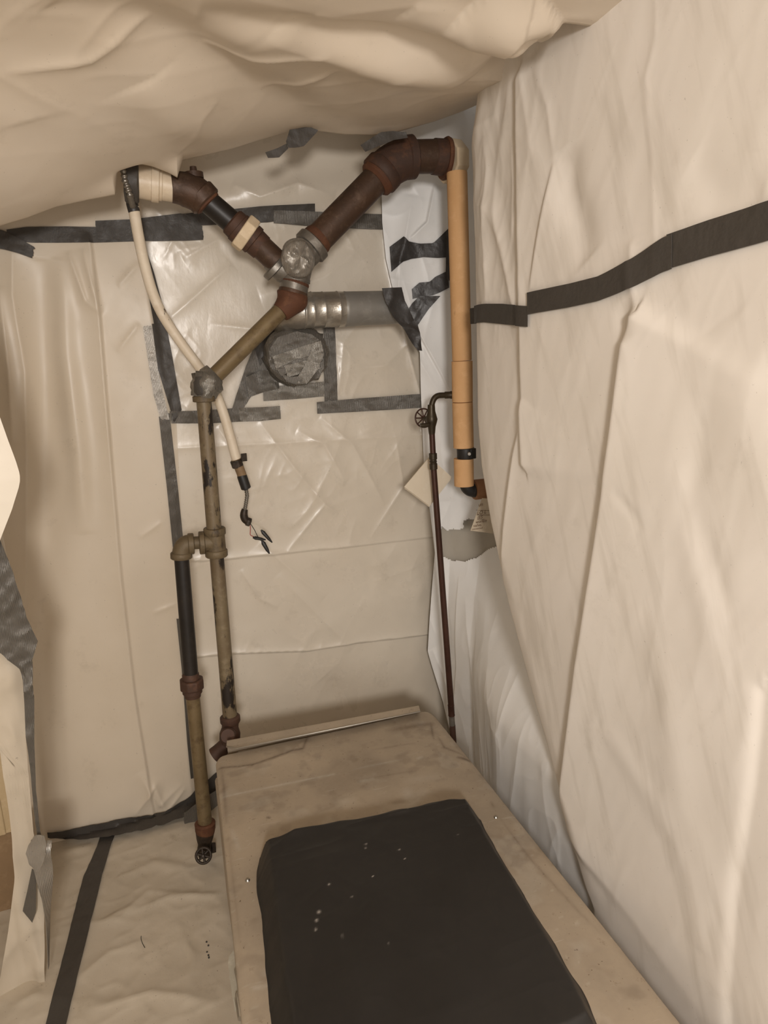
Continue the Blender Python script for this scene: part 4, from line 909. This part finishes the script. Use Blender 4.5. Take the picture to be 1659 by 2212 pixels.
# ------------------------------------------------------------------ black pad
PT = .505
pRL, pRR = atZ(556, 1798, PT)[:2], atZ(1012, 1706, PT)[:2]; pFR = atZ(1318, 2205, PT)[:2]; pFL = pFR+(atZ(600, 2212, PT)[:2]-pRL)*0+np.array([-(pRR-pRL)[0]*1.0, -.035])
def build_pad():
    nu, nv = 170, 240
    u = np.linspace(-1, 1, nu)[None, :]; v = np.linspace(-1, 1, nv)[:, None]
    U = np.sign(u)*np.abs(u)**.8+0*v; V = np.sign(v)*np.abs(v)**.85+0*u
    a, b_ = (U+1)/2, (V+1)/2
    # top rim inset -> side drop
    X = (pFL[0]*(1-a)+pFR[0]*a)*(1-b_)+(pRL[0]*(1-a)+pRR[0]*a)*b_; Y = (pFL[1]*(1-a)+pFR[1]*a)*(1-b_)+(pRL[1]*(1-a)+pRR[1]*a)*b_
    wv = .010*(fbm(U*3+9, V*3, 101)-.5); X = X+wv*np.abs(U)**4; Y = Y+.03*(fbm(U*2.2+3, V*0+7, 103)-.5)*np.clip(V, 0, 1)**3
    ex = np.maximum(np.abs(U), np.abs(V)); drop = sstep(.90, 1.0, ex)
    X = X+np.sign(U)*.012*sstep(.92, 1, np.abs(U)); Y = Y+np.sign(V)*.010*sstep(.92, 1, np.abs(V))
    cxm = np.abs(U)**10*np.abs(V)**10; X = X-np.sign(U)*.018*cxm; Y = Y-np.sign(V)*.018*cxm
    w = .0035*fbm(X*9, Y*9, 105)+.008*crumple(X*.5, Y*1.8, 6, 107)*sstep(.45, .95, V)+.0015*crumple(X, Y, 9, 109)
    bow = .012*(1-np.clip(ex, 0, 1)**2)
    Z = PT-.004+w+bow*.4-(PT-TZ-.002)*drop**1.5
    sp = .9*(vnoise(X*230, Y*230, 111) > .9985)*(fbm(X*5, Y*5, 112) > .5)
    T = lambda *p: [tuple(atZ(x, y, PT)[:2]) for x, y in p]
    for pt, r in (((689, 1972), .003), ((684, 1990), .0025), ((682, 2008), .002), ((711, 1913), .002), ((790, 1828), .0018), ((789, 1836), .0015), ((862, 1838), .0018), ((881, 1752), .002), ((760, 1940), .0015), ((740, 2025), .0018), ((840, 2040), .0012), ((989, 1805), .0012)):
        q = T(pt)[0]; sp = np.maximum(sp, .9*np.exp(-((X-q[0])**2+(Y-q[1])**2)/(r*1.0)**2))
    g = (np.stack([X, Y, Z], -1).reshape(-1, 3), gridfaces(nu, nv))
    o = obj('pad', g, M_bag, attrs=dict(specks=np.clip(sp, 0, 1)))
    tag(o, 'flat pad wrapped in black plastic, specked with white crumbs, lying on the metal table', 'pad')
build_pad()

# ------------------------------------------------------------------ loose sheets and tape at the left edge
Ycu = 1.72
def freesheet(label, A, Bq, Yf, m, n=120, k=60, wr=.01, seed=0):
    a = polyres([P(x, y, Yf) for x, y in A], n); b_ = polyres([P(x, y, Yf) for x, y in Bq], n)
    t_ = np.linspace(0, 1, k)[None, :, None]; X = a[:, None]*(1-t_)+b_[:, None]*t_
    X[..., 1] += .25*(X[..., 0]-b_[:, None, 0])*1.0 - wr*3*fbm(X[..., 0]*14, X[..., 2]*2.2, seed)-wr*.6*crumple(X[..., 0], X[..., 2], 9, seed+1)
    o = obj('plastic_sheet', (X.reshape(-1, 3), gridfaces(k, n)), m); return tag(o, label, 'plastic sheet')
freesheet('loose plastic curtain sheet hanging at the left edge, taped along its right side', [(-760, 900), (-720, 1100), (-500, 1300), (-160, 1490), (4, 1590), (30, 1800), (37, 1880), (24, 1990), (2, 2120), (-20, 2170)], [(-30, 1050), (10, 1150), (30, 1250), (70, 1390), (56, 1480), (60, 1600), (75, 1790), (98, 1870), (100, 1990), (102, 2110)], Ycu, M_curtain, wr=.014, seed=121)
freesheet('pale bulging plastic flap at the left edge above the wide grey tape', [(-760, 480), (-760, 620), (-760, 760), (-760, 1000), (-760, 1240)], [(-240, 400), (-200, 480), (-70, 700), (-10, 860), (4, 905), (20, 952), (36, 995), (44, 1022), (45, 1036), (42, 1052), (28, 1098), (3, 1162), (-25, 1235)], 1.62, M_flap, wr=.004, seed=131)
Sc = AtY(Ycu-.05)
tape('wide crinkled silver-grey tape on the left curtain edge', [(2, 1158), (30, 1230), (60, 1330), (83, 1382), (72, 1420), (75, 1500)], [(-40, 1330), (0, 1400), (20, 1420), (44, 1440), (52, 1465), (56, 1500)], Sc, M_grey, wr=.008, n=70, mm=20)
tape('narrow grey tape running down the left curtain edge', [(75, 1495), (76, 1600), (79, 1700), (88, 1790), (100, 1830)], [(53, 1495), (56, 1570), (66, 1650), (74, 1740), (82, 1800)], Sc, M_grey, wr=.004, n=60)
def ribbon(label, path, width, tw, m):
    """a free strip of tape: path points, half width vectors turn by tw"""
    q = polyres(np.array(path), 50)
    for _ in range(5): q[1:-1] = (q[:-2]+2*q[1:-1]+q[2:])/4
    V = []; Fc = []
    for i in range(50):
        s = i/49; a = np.interp(s, [x for x, _ in tw], [y for _, y in tw]); w = np.interp(s, [0, .5, 1], width)
        d = np.array([math.cos(a), math.sin(a), .15*math.sin(a*2)])*w/2
        n_ = np.array([-math.sin(a), math.cos(a), 0])*.0008
        V += [q[i]-d+n_, q[i]+d+n_, q[i]+d-n_, q[i]-d-n_]
    for i in range(49):
        for j in range(4): Fc.append((i*4+j, i*4+(j+1) % 4, (i+1)*4+(j+1) % 4, (i+1)*4+j))
    Fc += [(3, 2, 1, 0), (196, 197, 198, 199)]
    return tag(obj('tape_strip', (V, Fc), m, smooth=50), label, 'tape')
Yr = 1.66
ribbon('twisted silver tape end hanging loose at the lower left', [P(90, 1815, Yr), P(86, 1845, Yr-.02), P(94, 1875, Yr), P(102, 1930, Yr), P(104, 2000, Yr+.01), P(105, 2090, Yr+.02)], [.05, .03, .012], [(0, -.3), (.25, .2), (.4, .9), (.6, 1.3), (1, 1.5)], M_silver)
tape('wide curled loop of shiny tape at the lower left', [(78, 1798), (62, 1822), (57, 1838), (64, 1862), (80, 1878)], [(97, 1800), (101, 1820), (100, 1835), (96, 1855), (86, 1876)], AtY(Yr-.02), M_silver, wr=.003)
tape('dull grey tape tail hanging left of the twisted end', [(70, 1872), (60, 1920), (50, 1962), (60, 1975)], [(80, 1880), (79, 1930), (79, 1965), (71, 1987)], AtY(Yr+.01), M_grey, wr=.002)

# door casing behind the curtain
def casing():
    r = tag(obj('trim_1', merge([box((-.545, 1.98, 1.06), (.06, .03, 1.60), .1), box((-.547, 1.966, 1.06), (.018, .012, 1.60), .1)]), M_wood, smooth=20, bevel=.003), kind='structure')
    tag(obj('trim_2', box((-.60, 2.0, .13), (.22, .05, .25), .1), M_wood2, smooth=20, bevel=.003), kind='structure')
casing()

# small litter on the floor sheet
tp = [atZ(x, y, .007) for x, y in ((305, 2022), (303, 2032), (308, 2040), (313, 2047))]
tag(obj('thread', tube(bend(tp[0], tp[1], tp[3], 12), .0008, 6), M_blk), 'short dark thread lying on the plastic floor between tape strip and table', 'thread')
for k, (x, y) in enumerate(((446, 2034), (450, 2042), (447, 2056), (450, 2063), (451, 2068))):
    p = atZ(x, y, .007); tag(obj('crumb', lump_small(p, .0022+.0004*(k % 3))) if False else obj('crumb', rev(tuple(p-np.array([0, 0, .002])), (p[0]+.0005, p[1], p[2]+.0015), [(0, .0022), (.6, .0024), (1, .001)], 7), M_blk), 'tiny dark crumb in the row of specks on the floor left of the table', 'crumb', 'dark specks on the floor sheet')
